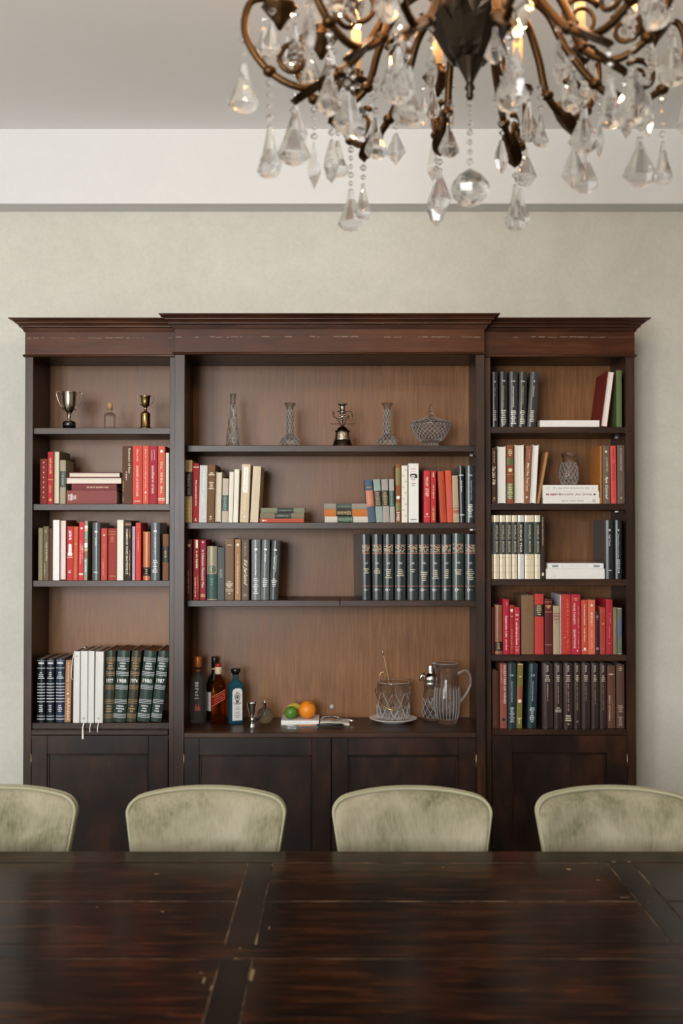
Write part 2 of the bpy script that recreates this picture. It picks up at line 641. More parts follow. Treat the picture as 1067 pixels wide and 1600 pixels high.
# shelves: (bay, front top edge in the photograph)
SHY = YF + .012
SH = {}
TH = .026
bays = {'L': (xs['li'] - OV[1], xs['lr'] + OV[1]), 'C': (xc['b'] - OV[2], xc['c'] + OV[2]), 'R': (xs['rl'] - OV[1], xs['ri'] + OV[1])}
SHB = YF + .0235
for bay, names in (('L', (('L1', 668.5), ('L2', 787.5), ('L3', 907), ('L4', 1129.5))), ('C', (('C1', 696), ('C2', 816.5), ('C3', 938))),
                   ('R', (('R1', 667), ('R2', 787), ('R3', 905), ('R4', 1023), ('R5', 1133)))):
    for nm, py in names:
        z = Zz(py, SHY)
        SH[nm] = z
        a, b = bays[bay]
        if nm == 'R5':
            SH[nm] = ZDECK
            continue
        if nm == 'L4':
            SH[nm] = z = max(z, ZDECK + .024)
        if nm == 'C3':
            xm_ = X(531, 940, SHY)
            for p_, q_ in ((a + .0005, xm_ - .0012), (xm_ + .0012, b - .0005)):
                part('shelf', MB().box(p_, q_, SHY, YB - .001, z - TH, z, .0015), M_WOODH)
            continue
        part('shelf', MB().box(a + .0005, b - .0005, SHY, YB - .001, z - (TH if nm != 'L4' else z - ZDECK), z, .0015), M_WOODH)
SH['C4'] = ZDECK
# shelf pins peeking out under the shelves of the right-hand uprights
for bay, keys, xx in (('C', ('C1', 'C2'), bays['C'][1]), ('R', ('R1', 'R2', 'R3'), bays['R'][1])):
    for k in keys:
        for y in (SHY + .03, SHY + .17):
            part('shelf_pin', MB().box(xx - .009, xx + .001, y - .003, y + .003, SH[k] - TH - .006, SH[k] - TH - .0005), M_STEEL)

# doors
def door(x0, x1, yf, px_panel, hinge_left):
    zt, zb = Zz(1149, yf - .002), .105
    pl, pr, pt = px_panel
    a, b, t = X(pl, 1200, yf), X(pr, 1200, yf), Zz(pt, yf)
    d = MB()
    d.box(x0, a, yf - .003, yf + .019, zb, zt, .0015).box(b, x1, yf - .003, yf + .019, zb, zt, .0015)
    d.box(a, b, yf - .003, yf + .019, t, zt, .0015).box(a, b, yf - .003, yf + .019, zb, zb + .09, .0015)
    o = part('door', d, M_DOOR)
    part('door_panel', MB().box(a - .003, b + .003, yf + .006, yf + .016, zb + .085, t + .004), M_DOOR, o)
    mo = MB()
    for (q0, q1, r0, r1) in ((a, a + .008, zb + .09, t), (b - .008, b, zb + .09, t), (a, b, t - .008, t), (a, b, zb + .09, zb + .098)):
        mo.box(q0, q1, yf + .001, yf + .007, r0, r1, .002)
    part('panel_moulding', mo, M_DOOR, o)
    hx = x0 - .001 if hinge_left else x1 + .001
    hz = Zz(1190, yf)
    for z in (hz, .25):
        part('hinge', MB().tube([(hx, yf - .003, z - .03), (hx, yf - .003, z + .03)], .0028, 6), M_BRASS, o)


g = .002
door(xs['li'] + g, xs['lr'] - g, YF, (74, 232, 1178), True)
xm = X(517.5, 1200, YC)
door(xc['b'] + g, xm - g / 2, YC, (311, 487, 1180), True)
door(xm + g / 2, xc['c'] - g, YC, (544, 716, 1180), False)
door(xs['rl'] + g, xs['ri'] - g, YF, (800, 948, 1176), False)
# round steel cable cover on the back panel
o = MB().lathe([(.0105, 0), (.0105, .006), (.007, .012), (0, .0125)], 16).xf(Matrix.Translation((0, 0, 0)))
pc = P(518.5, 1104, YB)
o.xf(Matrix.Translation((pc.x, YB + .0005, pc.z)) @ Matrix.Rotation(PI / 2, 4, 'X'))
part('cable_cover', o, plain('grey_knob', '#b9b6b0', .4))
# ------------------------------------------------------------------ lettering
_TX = {}


def text_geo(s, shear=0.0, off=0.0):
    """outline of a word in the built-in face, scaled to 0..1 by 0..1 (triangles, flat)"""
    k = (s, shear, off)
    if k not in _TX:
        cu = bpy.data.curves.new('lettering', 'FONT')
        cu.body, cu.shear, cu.offset, cu.resolution_u = s, shear, off, 2
        o = bpy.data.objects.new('lettering', cu)
        me = o.to_mesh()
        vs = [(v.co.x, v.co.y) for v in me.vertices]
        fs = [tuple(p.vertices) for p in me.polygons]
        o.to_mesh_clear()
        bpy.data.objects.remove(o)
        bpy.data.curves.remove(cu)
        x0, x1 = min(v[0] for v in vs), max(v[0] for v in vs)
        y0, y1 = min(v[1] for v in vs), max(v[1] for v in vs)
        _TX[k] = ([((x - x0) / (x1 - x0), (y - y0) / (y1 - y0)) for x, y in vs], fs, (x1 - x0) / (y1 - y0))
    return _TX[k]


def quad2(x0, x1, y0, y1):
    return [(x0, y0), (x1, y0), (x1, y1), (x0, y1)], [(0, 1, 2, 3)]


GOLD, WHT, SIL, CRM, BLK, GRY = '#c9a462', '#efeeea', '#c9ccd0', '#e6dcc4', '#16130f', '#9b9a96'


def spine_marks(decor, w, h, ysp, rnd):
    """decor list -> {colour: MB} lying on the spine; t runs from 0 at the head to 1 at the foot"""
    out = {}

    def put(col, vs, fs, lift=.0004):
        mb = out.setdefault((col, lift), MB())
        mb.add([(x, ysp(x) - lift, z) for x, z in vs], fs)

    for e in decor:
        k = e[0]
        if k == 'b':                                   # band across the whole spine
            _, t0, t1, col = e
            n = 6
            vs = [(-w / 2 + w * i / n, h * (1 - t)) for t in (t0, t1) for i in range(n + 1)]
            fs = [(i, i + 1, n + 2 + i, n + 1 + i) for i in range(n)]
            put(col, vs, fs, .0002)
        elif k == 'p':                                 # patch: t0, t1, width fraction, colour[, shift]
            _, t0, t1, f, col = e[:5]
            dx = (e[5] if len(e) > 5 else 0) * w
            n = 4
            vs = [(dx - w * f / 2 + w * f * i / n, h * (1 - t)) for t in (t0, t1) for i in range(n + 1)]
            put(col, vs, [(i, i + 1, n + 2 + i, n + 1 + i) for i in range(n)], .0003)
        elif k in 'vu':                                # vertical text: t0, t1, text, cap fraction of width, colour[, shift, shear]
            _, t0, t1, s, f, col = e[:6]
            dx = (e[6] if len(e) > 6 else 0) * w
            vs, fs, asp = text_geo(s, e[7] if len(e) > 7 else 0.0, .012)
            if k == 'v':
                vs = [(dx + (y - .5) * f * w, h * (1 - (t0 + (t1 - t0) * x))) for x, y in vs]
            else:
                vs = [(dx - (y - .5) * f * w, h * (1 - (t1 + (t0 - t1) * x))) for x, y in vs]
            put(col, vs, fs)
        elif k == 'h':                                 # horizontal text: t, text, width fraction, height in t, colour
            _, t, s, f, ht, col = e[:6]
            vs, fs, asp = text_geo(s, 0.0, .012)
            vs = [((x - .5) * f * w, h * (1 - t) + (y - .5) * ht * h) for x, y in vs]
            put(col, vs, fs)
        elif k == 's':                                 # illegible small vertical line of print: t0, t1, height fraction, colour[, shift]
            _, t0, t1, f, col = e[:5]
            dx = (e[5] if len(e) > 5 else 0) * w
            t = t0
            while t < t1:
                q = rnd.uniform(.006, .014)
                a, b = sorted((rnd.uniform(-.5, -.2), rnd.uniform(.2, .5)))
                put(col, *quad2(dx + a * f * w, dx + b * f * w, h * (1 - min(t + q, t1)), h * (1 - t)))
                t += q + (rnd.uniform(.003, .006) if rnd.random() < .8 else .02)
        elif k == 'l':                                 # small centred lines of print: t, count, width fraction, colour[, pitch]
            _, t, n, f, col = e[:5]
            pitch = e[5] if len(e) > 5 else .028
            for i in range(n):
                ff = f * rnd.uniform(.45, 1)
                x = -ff * w / 2
                while x < ff * w / 2:
                    q = w * rnd.uniform(.05, .12)
                    put(col, *quad2(x, min(x + q, ff * w / 2), h * (1 - t - i * pitch - pitch * rnd.uniform(.45, .65)), h * (1 - t - i * pitch)))
                    x += q + w * .03
        elif k in 'do':                                # disc or ring: t, diameter fraction, colour[, shift]
            _, t, f, col = e[:4]
            dx = (e[4] if len(e) > 4 else 0) * w
            r = f * w / 2
            n = 14
            c = [(cos(2 * PI * i / n), sin(2 * PI * i / n)) for i in range(n)]
            if k == 'd':
                put(col, [(dx + r * a, h * (1 - t) + r * b) for a, b in c], [tuple(range(n))], .0005)
            else:
                vs = [(dx + q * r * a, h * (1 - t) + q * r * b) for q in (1, .68) for a, b in c]
                put(col, vs, [(i, (i + 1) % n, n + (i + 1) % n, n + i) for i in range(n)], .0005)
        elif k == 'q':                                 # woven ornament: t0, t1, width fraction, colour
            _, t0, t1, f, col = e
            rows = 7
            for i in range(rows):
                tt = t0 + (t1 - t0) * i / rows
                x = -f * w / 2
                while x < f * w / 2:
                    q = w * rnd.uniform(.05, .13)
                    if rnd.random() < .66:
                        put(col, *quad2(x, min(x + q, f * w / 2), h * (1 - tt - (t1 - t0) / rows * .8), h * (1 - tt)), .0005)
                    x += q + w * .02
    return out


# ------------------------------------------------------------------ books
HARD, PAPER, FORE, LEATHER = 'hard', 'paper', 'fore', 'leather'


def pieces(mb):
    par = list(range(len(mb.v)))

    def find(a):
        while par[a] != a:
            par[a] = par[par[a]]
            a = par[a]
        return a
    for f in mb.f:
        for b in f[1:]:
            par[find(b)] = find(f[0])
    return len({find(i) for i in range(len(par))})


def make_book(root, w, h, d, color, kind, decor, rnd, page='#e9e1cf', bulge=None):
    flip = kind == FORE
    t = .0022 if kind != PAPER else .0009
    if w < .012:
        t *= .6
    if bulge is None:
        bulge = {HARD: min(.0022, w * .07), LEATHER: min(.0065, w * .16), PAPER: .0004, FORE: min(.002, w * .06)}[kind]
    ysp = lambda x: bulge * (2 * x / w) ** 2
    n = 8
    outer, inner = [(-w / 2, d)], [(-w / 2 + t, d)]
    for i in range(n + 1):
        x = -w / 2 + w * i / n
        outer.append((x, ysp(x)))
        xi = max(-w / 2 + t, min(w / 2 - t, x))
        inner.append((xi, ysp(xi) + t * 1.2))
    outer.append((w / 2, d))
    inner.append((w / 2 - t, d))
    m = len(outer)
    fy = (lambda y: d - y) if flip else (lambda y: y)
    vs = []
    for z in (0, h):
        vs += [(x, fy(y), z) for x, y in outer] + [(x, fy(y), z) for x, y in inner]
    fs = []
    for i in range(m - 1):
        fs += [(i, i + 1, 2 * m + i + 1, 2 * m + i), (m + i + 1, m + i, 3 * m + i, 3 * m + i + 1),
               (i, m + i, m + i + 1, i + 1), (2 * m + i, 2 * m + i + 1, 3 * m + i + 1, 3 * m + i)]
    fs += [(0, 2 * m, 3 * m, m), (m - 1, 2 * m - 1, 4 * m - 1, 3 * m - 1)]
    cm = {HARD: M_CLOTH, FORE: M_CLOTH, PAPER: M_JACKET, LEATHER: M_GLOSSBIND}[kind]
    MB().add(vs, fs).build('cover', cm, root, color)
    pi = .0004 if kind == PAPER else .003
    ya, yb = bulge + t * 1.3, d - (.0003 if kind == PAPER else .004)
    mb = MB()
    if flip:
        # concave fore-edge
        k = 6
        conc = min(.003, w * .1)
        poly = [(-w / 2 + t, d - ya)] + [(-w / 2 + t + (w - 2 * t) * i / k, d - yb + conc * (1 - (2 * i / k - 1) ** 2)) for i in range(k + 1)] + [(w / 2 - t, d - ya)]
        mb.prism(poly, pi, h - pi)
    else:
        mb.box(-w / 2 + t, w / 2 - t, ya, yb, pi, h - pi)
    mb.build('page_block', M_PAGES, root, page)
    if not flip:
        for (col, lift), q in spine_marks(decor, w, h, ysp, rnd).items():
            nm = 'spine_band' if lift == .0002 else 'title_label' if lift == .0003 else 'emblem' if lift == .0005 else 'lettering'
            o = q.build(nm, M_PRINT, root, col, fix=False)
            if nm == 'lettering' or pieces(q) > 1:
                o['kind'] = 'stuff'


ORD = ['', 'first', 'second', 'third', 'fourth', 'fifth', 'sixth', 'seventh', 'eighth', 'ninth', 'tenth', 'eleventh', 'twelfth', 'thirteenth',
       'fourteenth', 'fifteenth', 'sixteenth', 'seventeenth', 'eighteenth', 'nineteenth', 'twentieth', 'twenty-first', 'twenty-second', 'twenty-third', 'twenty-fourth', 'twenty-fifth', 'twenty-sixth']
SHELF_NAME = {'L2': 'second shelf of left bay', 'L3': 'third shelf of left bay', 'L4': 'bottom shelf of left bay',
              'C2': 'second shelf of centre bay', 'C3': 'third shelf of centre bay', 'R1': 'top shelf of right bay', 'R2': 'second shelf of right bay',
              'R3': 'third shelf of right bay', 'R4': 'fourth shelf of right bay', 'R5': 'bottom shelf of right bay'}


def chk(l):
    if not 4 <= len(l.replace(',', ' ').split()) <= 16:
        print('LABEL', len(l.replace(',', ' ').split()), l)
    return l


def upright(shelf, side, specs):
    """side: '' or ' left group' / ' right group' wording for the count"""
    zs = SH[shelf]
    for i, sp in enumerate(specs):
        x0, x1, yt, color, desc = sp[:5]
        decor = sp[5] if len(sp) > 5 else []
        o = sp[6] if len(sp) > 6 else {}
        Y = YF + o.get('set', .026)
        rnd = random.Random(shelf + side + str(i))
        a, b = X(x0, yt, Y), X(x1, yt, Y)
        b0, b1 = o.get('b', (None, None))
        zt = P(x0, yt, Y).z
        h = zt - zs - o.get('lift', 0)
        xc_t = (a + b) / 2
        th = 0.0
        xc_b = xc_t
        if b0 is not None:
            yb = o.get('yb', 930 if zs < 1.5 else 780)
            xc_b = (X(b0, yb, Y) + X(b1, yb, Y)) / 2
            th = math.atan2(xc_t - xc_b, h)
        w = (b - a) * cos(th) - .0007
        h = (h - abs(sin(th)) * w) / cos(th)
        label = f"{desc}, {ORD[i + 1]} from left{side}, {SHELF_NAME[shelf]}"
        r = thing('book', chk(label), 'book', (xc_b, Y, zs + o.get('lift', 0) + abs(sin(th)) * w / 2 + .0002), (0, th, o.get('rz', 0)), 'books on the ' + SHELF_NAME[shelf])
        make_book(r, w, h, o.get('d', .2), color, o.get('k', HARD), decor, rnd, o.get('page', '#e9e1cf'), o.get('bulge'))


def lying(shelf, specs, where):
    """specs from the top of the pile down; each lies on the next"""
    z = SH[shelf]
    n = len(specs)
    for i, sp in reversed(list(enumerate(specs))):
        x0, x1, y0, y1, color, desc = sp[:6]
        decor = sp[6] if len(sp) > 6 else []
        o = sp[7] if len(sp) > 7 else {}
        Y = YF + o.get('set', .03)
        rnd = random.Random(shelf + where + str(i))
        a, b = X(x0, y1, Y), X(x1, y1, Y)
        w = P(x0, y0, Y).z - P(x0, y1, Y).z
        pos = '' if n == 1 else ['top', 'bottom'][i] + ' of two' if n == 2 else ('top', 'second', 'third')[i] if i < n - 1 else 'bottom'
        label = f"{desc}, {pos} {where}" if pos else f"{desc} {where}"
        r = thing('book', chk(label), 'book', (b, Y, z + w / 2 + .0002), (0, -PI / 2, 0), 'books on the ' + SHELF_NAME[shelf])
        make_book(r, w - .0004, b - a, o.get('d', .16), color, o.get('k', HARD), decor, rnd, o.get('page', '#e9e1cf'), o.get('bulge'))
        z += w


# --- left bay, second shelf
upright('L2', '', [
    (62.6, 74, 717, '#7d2420', 'dark red book with gold flecks down spine', [('d', .08 + .11 * i, .2, GOLD) for i in range(8)], {'d': .15}),
    (74.6, 83.4, 706, '#b02a2c', 'taller red book with gold lettering', [('s', .12, .42, .5, GOLD), ('b', .53, .54, GOLD), ('v', .63, .78, 'Aeterna', .4, GOLD, 0, .3), ('d', .92, .5, GOLD)], {'d': .16}),
    (84.2, 93.2, 704.7, '#7a6a55', 'cream book with pale page edges facing out', [], {'k': FORE, 'page': '#e6ddc8', 'd': .17}),
    (93.8, 102.6, 719, '#a39a84', 'short grey-olive book with dark green label', [('b', .25, .62, '#3c4c42'), ('s', .3, .57, .4, '#8d9a8c')], {'d': .13}),
    (191, 206.6, 697, '#5a3c2c', 'tall dark brown book with white title', [('v', .04, .47, 'Rumours of Rain', .2, CRM, .22), ('s', .44, .6, .14, CRM, -.08), ('s', .6, .78, .1, GOLD, -.4), ('s', .88, .95, .1, GOLD, -.4)], {'d': .16}),
    (207.2, 222.2, 696.6, '#cf4a40', 'coral red book with white capital title', [('v', .05, .27, 'Wilbur Smith', .16, CRM), ('v', .34, .87, 'SHADES of FORTUNE', .22, CRM), ('l', .945, 1, .8, CRM)], {'d': .16}),
    (223, 232.4, 696.6, '#d9604c', 'slim orange-red book with thin lettering line', [('s', .06, .2, .16, CRM), ('s', .25, .74, .16, CRM), ('d', .8, .34, WHT), ('s', .85, .95, .12, CRM)], {'d': .16}),
    (233, 245.8, 696.8, '#a82a3e', 'crimson book with lowercase white title', [('v', .07, .24, 'patricia', .13, CRM, .15), ('v', .07, .25, 'matthews', .13, CRM, -.15), ('v', .34, .82, 'southern cross', .34, CRM), ('l', .945, 1, .5, '#8a2030')], {'d': .16}),
    (246.8, 258, 697, '#d4624a', 'orange-red book with widely spaced white capitals', [('d', .09, .4, WHT), ('u', .27, .4, 'TO', .3, CRM), ('u', .45, .64, 'THE SEA', .3, CRM), ('u', .69, .82, 'THE', .3, CRM), ('b', .9, .915, CRM), ('b', .93, .94, CRM)], {'d': .16}),
    (259, 264, 707.6, '#d8d4c8', 'narrow off-white book half hidden by upright', [], {'k': PAPER, 'd': .15}),
])
lying('L2', [
    (107, 187.5, 737.6, 745.6, '#5c1f22', 'dark red book with pale page edges out', [], {'k': FORE, 'page': '#f0e3d6', 'd': .13}),
    (102.4, 190, 745.6, 756, '#6a2025', 'longer red book with pale page edges out', [], {'k': FORE, 'page': '#f3ebe2', 'd': .14}),
    (111.8, 182, 756, 766, '#7a3a3c', 'shorter maroon book with gold lettering', [('s', .34, .82, .36, '#c9a08a')], {'d': .12}),
    (103.6, 182.4, 766, 787.3, '#8a4a48', 'thick maroon book with white print', [('l', .04, 6, .55, WHT, .027)], {'d': .14}),
], 'in pile, second shelf of left bay')

# --- left bay, third shelf
upright('L3', '', [
    (60, 66.8, 825, '#8c8064', 'slim khaki book', [], {'d': .15}),
    (67.5, 76, 822.6, '#6b6148', 'olive book with white title', [('s', .07, .12, .3, CRM), ('v', .3, .64, 'Songs of the Plains', .32, CRM, .12), ('s', .7, .9, .2, CRM, -.2)], {'d': .16}),
    (76.6, 82, 825.6, '#5c3426', 'slim brown book', [], {'d': .15}),
    (82.8, 93, 812.5, '#e6e6e2', 'tall plain white book', [('d', .87, .2, WHT)], {'k': PAPER, 'd': .17}),
    (93.6, 103.6, 812.5, '#8a5a48', 'tall book with pinkish page edges out', [], {'k': FORE, 'page': '#f3e8e6', 'd': .17}),
    (105, 114.6, 822.6, '#c2393c', 'red book with white figure on spine', [('s', .08, .25, .5, WHT), ('p', .36, .52, .5, WHT), ('d', .35, .5, WHT), ('p', .49, .545, .75, WHT), ('b', .57, .578, WHT), ('l', .82, 2, .6, WHT)], {'d': .16, 'b': (104, 113.4), 'yb': 905}),
    (115.2, 122.2, 822.6, '#cc5a3c', 'slim orange-red book with gold mark', [('s', .05, .07, .6, GOLD), ('d', .33, .35, GOLD), ('s', .55, .95, .12, GOLD)], {'d': .16, 'b': (114, 121), 'yb': 905}),
    (123.6, 131.6, 815.5, '#cf4048', 'tall red book with white lettering', [('d', .11, .45, WHT), ('s', .33, .72, .25, '#f0b8b8', -.15), ('s', .4, .65, .2, CRM, .22), ('p', .88, .91, .8, CRM)], {'d': .17, 'b': (122.2, 130.2), 'yb': 905}),
    (132.2, 137.4, 814, '#9a8a74', 'very narrow book striped white, green and brown', [('b', .08, .13, WHT), ('b', .14, .17, '#e0c79a'), ('b', .18, .3, '#7fa094'), ('d', .4, .9, WHT), ('b', .37, .45, WHT), ('b', .47, .5, '#d8b890'), ('b', .52, .63, '#8a5a3c'), ('b', .64, .9, '#7fa094'), ('s', .66, .86, .5, WHT)], {'k': PAPER, 'd': .17, 'b': (131, 136.2), 'yb': 905}),
    (144, 156, 816.5, '#55595a', 'charcoal book with white lettering and mark', [('p', .145, .175, .35, WHT), ('v', .25, .41, 'The Barlow', .2, WHT), ('h', .86, 'Huber', .6, .028, WHT)], {'d': .18, 'k': LEATHER}),
    (158, 167.4, 825.6, '#bf4b3e', 'light red book between charcoal and brick ones', [('d', .13, .3, CRM), ('s', .3, .5, .12, '#e09a6a'), ('s', .6, .9, .15, '#e8b0a0', -.15)], {'d': .16}),
    (169, 182.2, 825.6, '#9c3a32', 'brick red book with gold title', [('b', .06, .066, GOLD), ('b', .11, .116, GOLD), ('l', .16, 4, .5, '#c07a4a'), ('h', .92, 'BOOKS', .6, .02, GOLD)], {'d': .16}),
    (183, 193, 812.5, '#e2dfd2', 'tall glossy cream book', [], {'k': PAPER, 'd': .18}),
    (194, 205.4, 813.7, '#33241c', 'dark brown book with cream title', [('p', .04, .08, .9, '#8a6a44'), ('v', .14, .9, 'HAMMOND INNES MASTERPIECE', .3, CRM, -.12), ('s', .5, .95, .12, GOLD, .28), ('s', .14, .3, .12, GOLD, .28)], {'d': .17}),
    (206.6, 211.2, 822.6, '#b79aae', 'thin mauve book', [('s', .1, .9, .4, '#8d86b8')], {'k': PAPER, 'd': .15}),
    (211.8, 220, 816.7, '#cf4840', 'bright red book beside thin mauve one', [('b', .07, .075, '#e88a7a'), ('s', .18, .5, .16, '#f0c0b0')], {'d': .16}),
    (223.4, 234.4, 831, '#c06a3c', 'short orange book with black label', [('b', .0, .015, '#d89a5a'), ('b', .73, .91, BLK), ('b', .745, .753, GOLD), ('l', .77, 3, .4, GOLD, .04), ('b', .89, .895, GOLD)], {'d': .15, 'k': LEATHER}),
    (235.4, 249.4, 816.5, '#5a6064', 'slate grey book with white print near foot', [('p', .135, .165, .35, WHT), ('s', .25, .55, .12, WHT), ('l', .65, 7, .6, WHT, .033)], {'d': .19, 'k': LEATHER}),
    (254, 263.4, 834.5, '#7a5238', 'short brown book with black band', [('b', .26, .61, '#191511'), ('l', .36, 4, .4, GOLD, .04)], {'d': .14}),
])

# --- left bay, bottom shelf
NAVY = [('b', .03, .034, SIL), ('p', .055, .085, .7, SIL), ('b', .145, .153, SIL), ('l', .21, 3, .6, SIL, .03), ('p', .3, .315, .8, SIL)] + \
       [('b', .39 + i * .047, .402 + i * .047, SIL) for i in range(7)] + [('l', .73, 4, .55, SIL, .03), ('b', .9, .91, SIL), ('b', .945, .957, SIL)]


def YEARB(y, c=SIL):
    q = []
    for t in (.1, .3, .49, .69, .89):
        q += [('b', t, t + .007, c), ('b', t + .021, t + .028, c), ('b', t + .044, t + .051, c)]
    return q + [('l', .17, 3, .7, c, .037), ('h', .425, y, .72, .055, WHT), ('l', .77, 3, .7, c, .035)]


GRN = '#2b3d36'
upright('L4', '', [
    (57.8, 70.4, 1029.4, '#12161c', 'near-black bound book with silver bands', NAVY, {'k': LEATHER, 'd': .2, 'page': '#9a8a78'}),
    (72.4, 84.8, 1029.4, '#171d27', 'blackish navy bound book with silver bands', NAVY, {'k': LEATHER, 'd': .2, 'page': '#9a8a78'}),
    (87, 100.6, 1029, '#243248', 'navy bound book with silver bands', NAVY, {'k': LEATHER, 'd': .2, 'page': '#9a8a78'}),
    (102.6, 112.2, 1031.5, '#a27a5a', 'tan book with gold lettering', [('v', .05, .5, 'HOUSE OF', .26, '#e0c09a'), ('d', .54, .3, WHT), ('v', .6, .97, 'ARANSAS', .4, '#e8cfae', .1)], {'b': (100.4, 110), 'yb': 1125, 'd': .19, 'page': '#8a6a50'}),
    (115, 125, 1017.8, '#d6d6d3', 'white notebook with loose elastic loop', [('s', .62, .85, .06, '#c4c4c0'), ('o', .07, .3, '#55534f')], {'k': LEATHER, 'bulge': .001, 'set': .012, 'd': .21, 'b': (114, 124), 'yb': 1125, 'page': '#7a5a44'}),
    (126, 137, 1017.4, '#d6d6d3', 'white notebook with longest ribbon marker', [('s', .14, .36, .06, '#c4c4c0'), ('o', .94, .34, '#55534f')], {'k': LEATHER, 'bulge': .001, 'set': .012, 'd': .21, 'b': (125.6, 136.4), 'yb': 1125, 'page': '#7a5a44'}),
    (138, 147.4, 1017.4, '#d6d6d3', 'plain white notebook with short ribbon marker', [], {'k': LEATHER, 'bulge': .001, 'set': .01, 'd': .21, 'b': (137.4, 146.6), 'yb': 1125, 'page': '#7a5a44'}),
    (149.4, 161.8, 1018, '#d6d6d3', 'white notebook with ringed mark near foot', [('s', .14, .42, .06, '#c4c4c0'), ('o', .94, .28, '#55534f')], {'k': LEATHER, 'bulge': .001, 'set': .01, 'd': .21, 'b': (147.8, 160.2), 'yb': 1125, 'page': '#7a5a44'}),
    (165.8, 180.4, 1016, '#333a30', 'narrow dark green yearbook with gold bands', YEARB('1977', '#a8865e'), {'k': LEATHER, 'd': .22, 'b': (161.8, 176.2), 'yb': 1125, 'page': '#7a4a2a'}),
    (183.2, 203, 1016, GRN, 'thick dark green yearbook with silver bands', YEARB('1988'), {'k': LEATHER, 'd': .22, 'b': (176.4, 195.8), 'yb': 1125, 'page': '#7a4a2a'}),
    (206, 220.6, 1016, '#3a3a2c', 'brownish green yearbook with gold bands', YEARB('1974', '#a8865e'), {'k': LEATHER, 'd': .22, 'b': (197.2, 211.6), 'yb': 1125, 'page': '#7a4a2a'}),
    (225.2, 245, 1016, GRN, 'leaning dark green yearbook with silver bands', YEARB('1980'), {'k': LEATHER, 'd': .22, 'b': (213.4, 233), 'yb': 1125, 'page': '#7a4a2a'}),
    (247.6, 264.6, 1016, GRN, 'rightmost most tilted dark green yearbook', YEARB('1987'), {'k': LEATHER, 'd': .22, 'b': (234.6, 251.6), 'yb': 1125, 'page': '#7a4a2a'}),
])
# elastic loop and ribbon markers of the white notebooks
M_RIBBON = plain('white_ribbon', '#e4e0d6', .7)
nb = [o for o in COL.objects if o.get('label', '').find('white notebook') >= 0]
for o in nb:
    l = o['label']
    if 'elastic' in l:
        MB().tube([(-.0110, -.0004, .285), (-.0150, -.006, .262), (-.0180, -.009, .225), (-.0195, -.009, .19), (-.0165, -.006, .176), (-.0115, -.0004, .178)], .0015, 6).build('elastic_loop', M_RIBBON, o)
    else:
        ln = .062 if 'longest' in l else .034
        mb = MB()
        pts = [(0, .05, .0008), (.0004, .002, .0008), (.0008, -.006, -.001), (.0006, -.0215, -.016), (.0008, -.0225, -.022), (.0014, -.0222, -ln)]
        wd = .0026 if 'longest' in l else .0016
        vs = []
        for i, (x, y, z) in enumerate(pts):
            k = wd * (1.5 if i == 5 and 'longest' in l else 1)
            vs += [(x - k, y, z), (x + k, y, z), (x + k, y + .0006, z), (x - k, y + .0006, z)]
        fs = [(i * 4 + k, i * 4 + (k + 1) % 4, i * 4 + 4 + (k + 1) % 4, i * 4 + 4 + k) for i in range(5) for k in range(4)] + [(0, 1, 2, 3), (20, 21, 22, 23)]
        mb.add(vs, fs).build('ribbon_marker', M_RIBBON, o)
    if 'longest' in l:
        MB().tube([(-.006, .02, .2965), (-.005, .008, .303), (.0, .002, .3075), (.005, .008, .303), (.006, .02, .2965)], .0014, 6).build('elastic_loop', M_RIBBON, o)

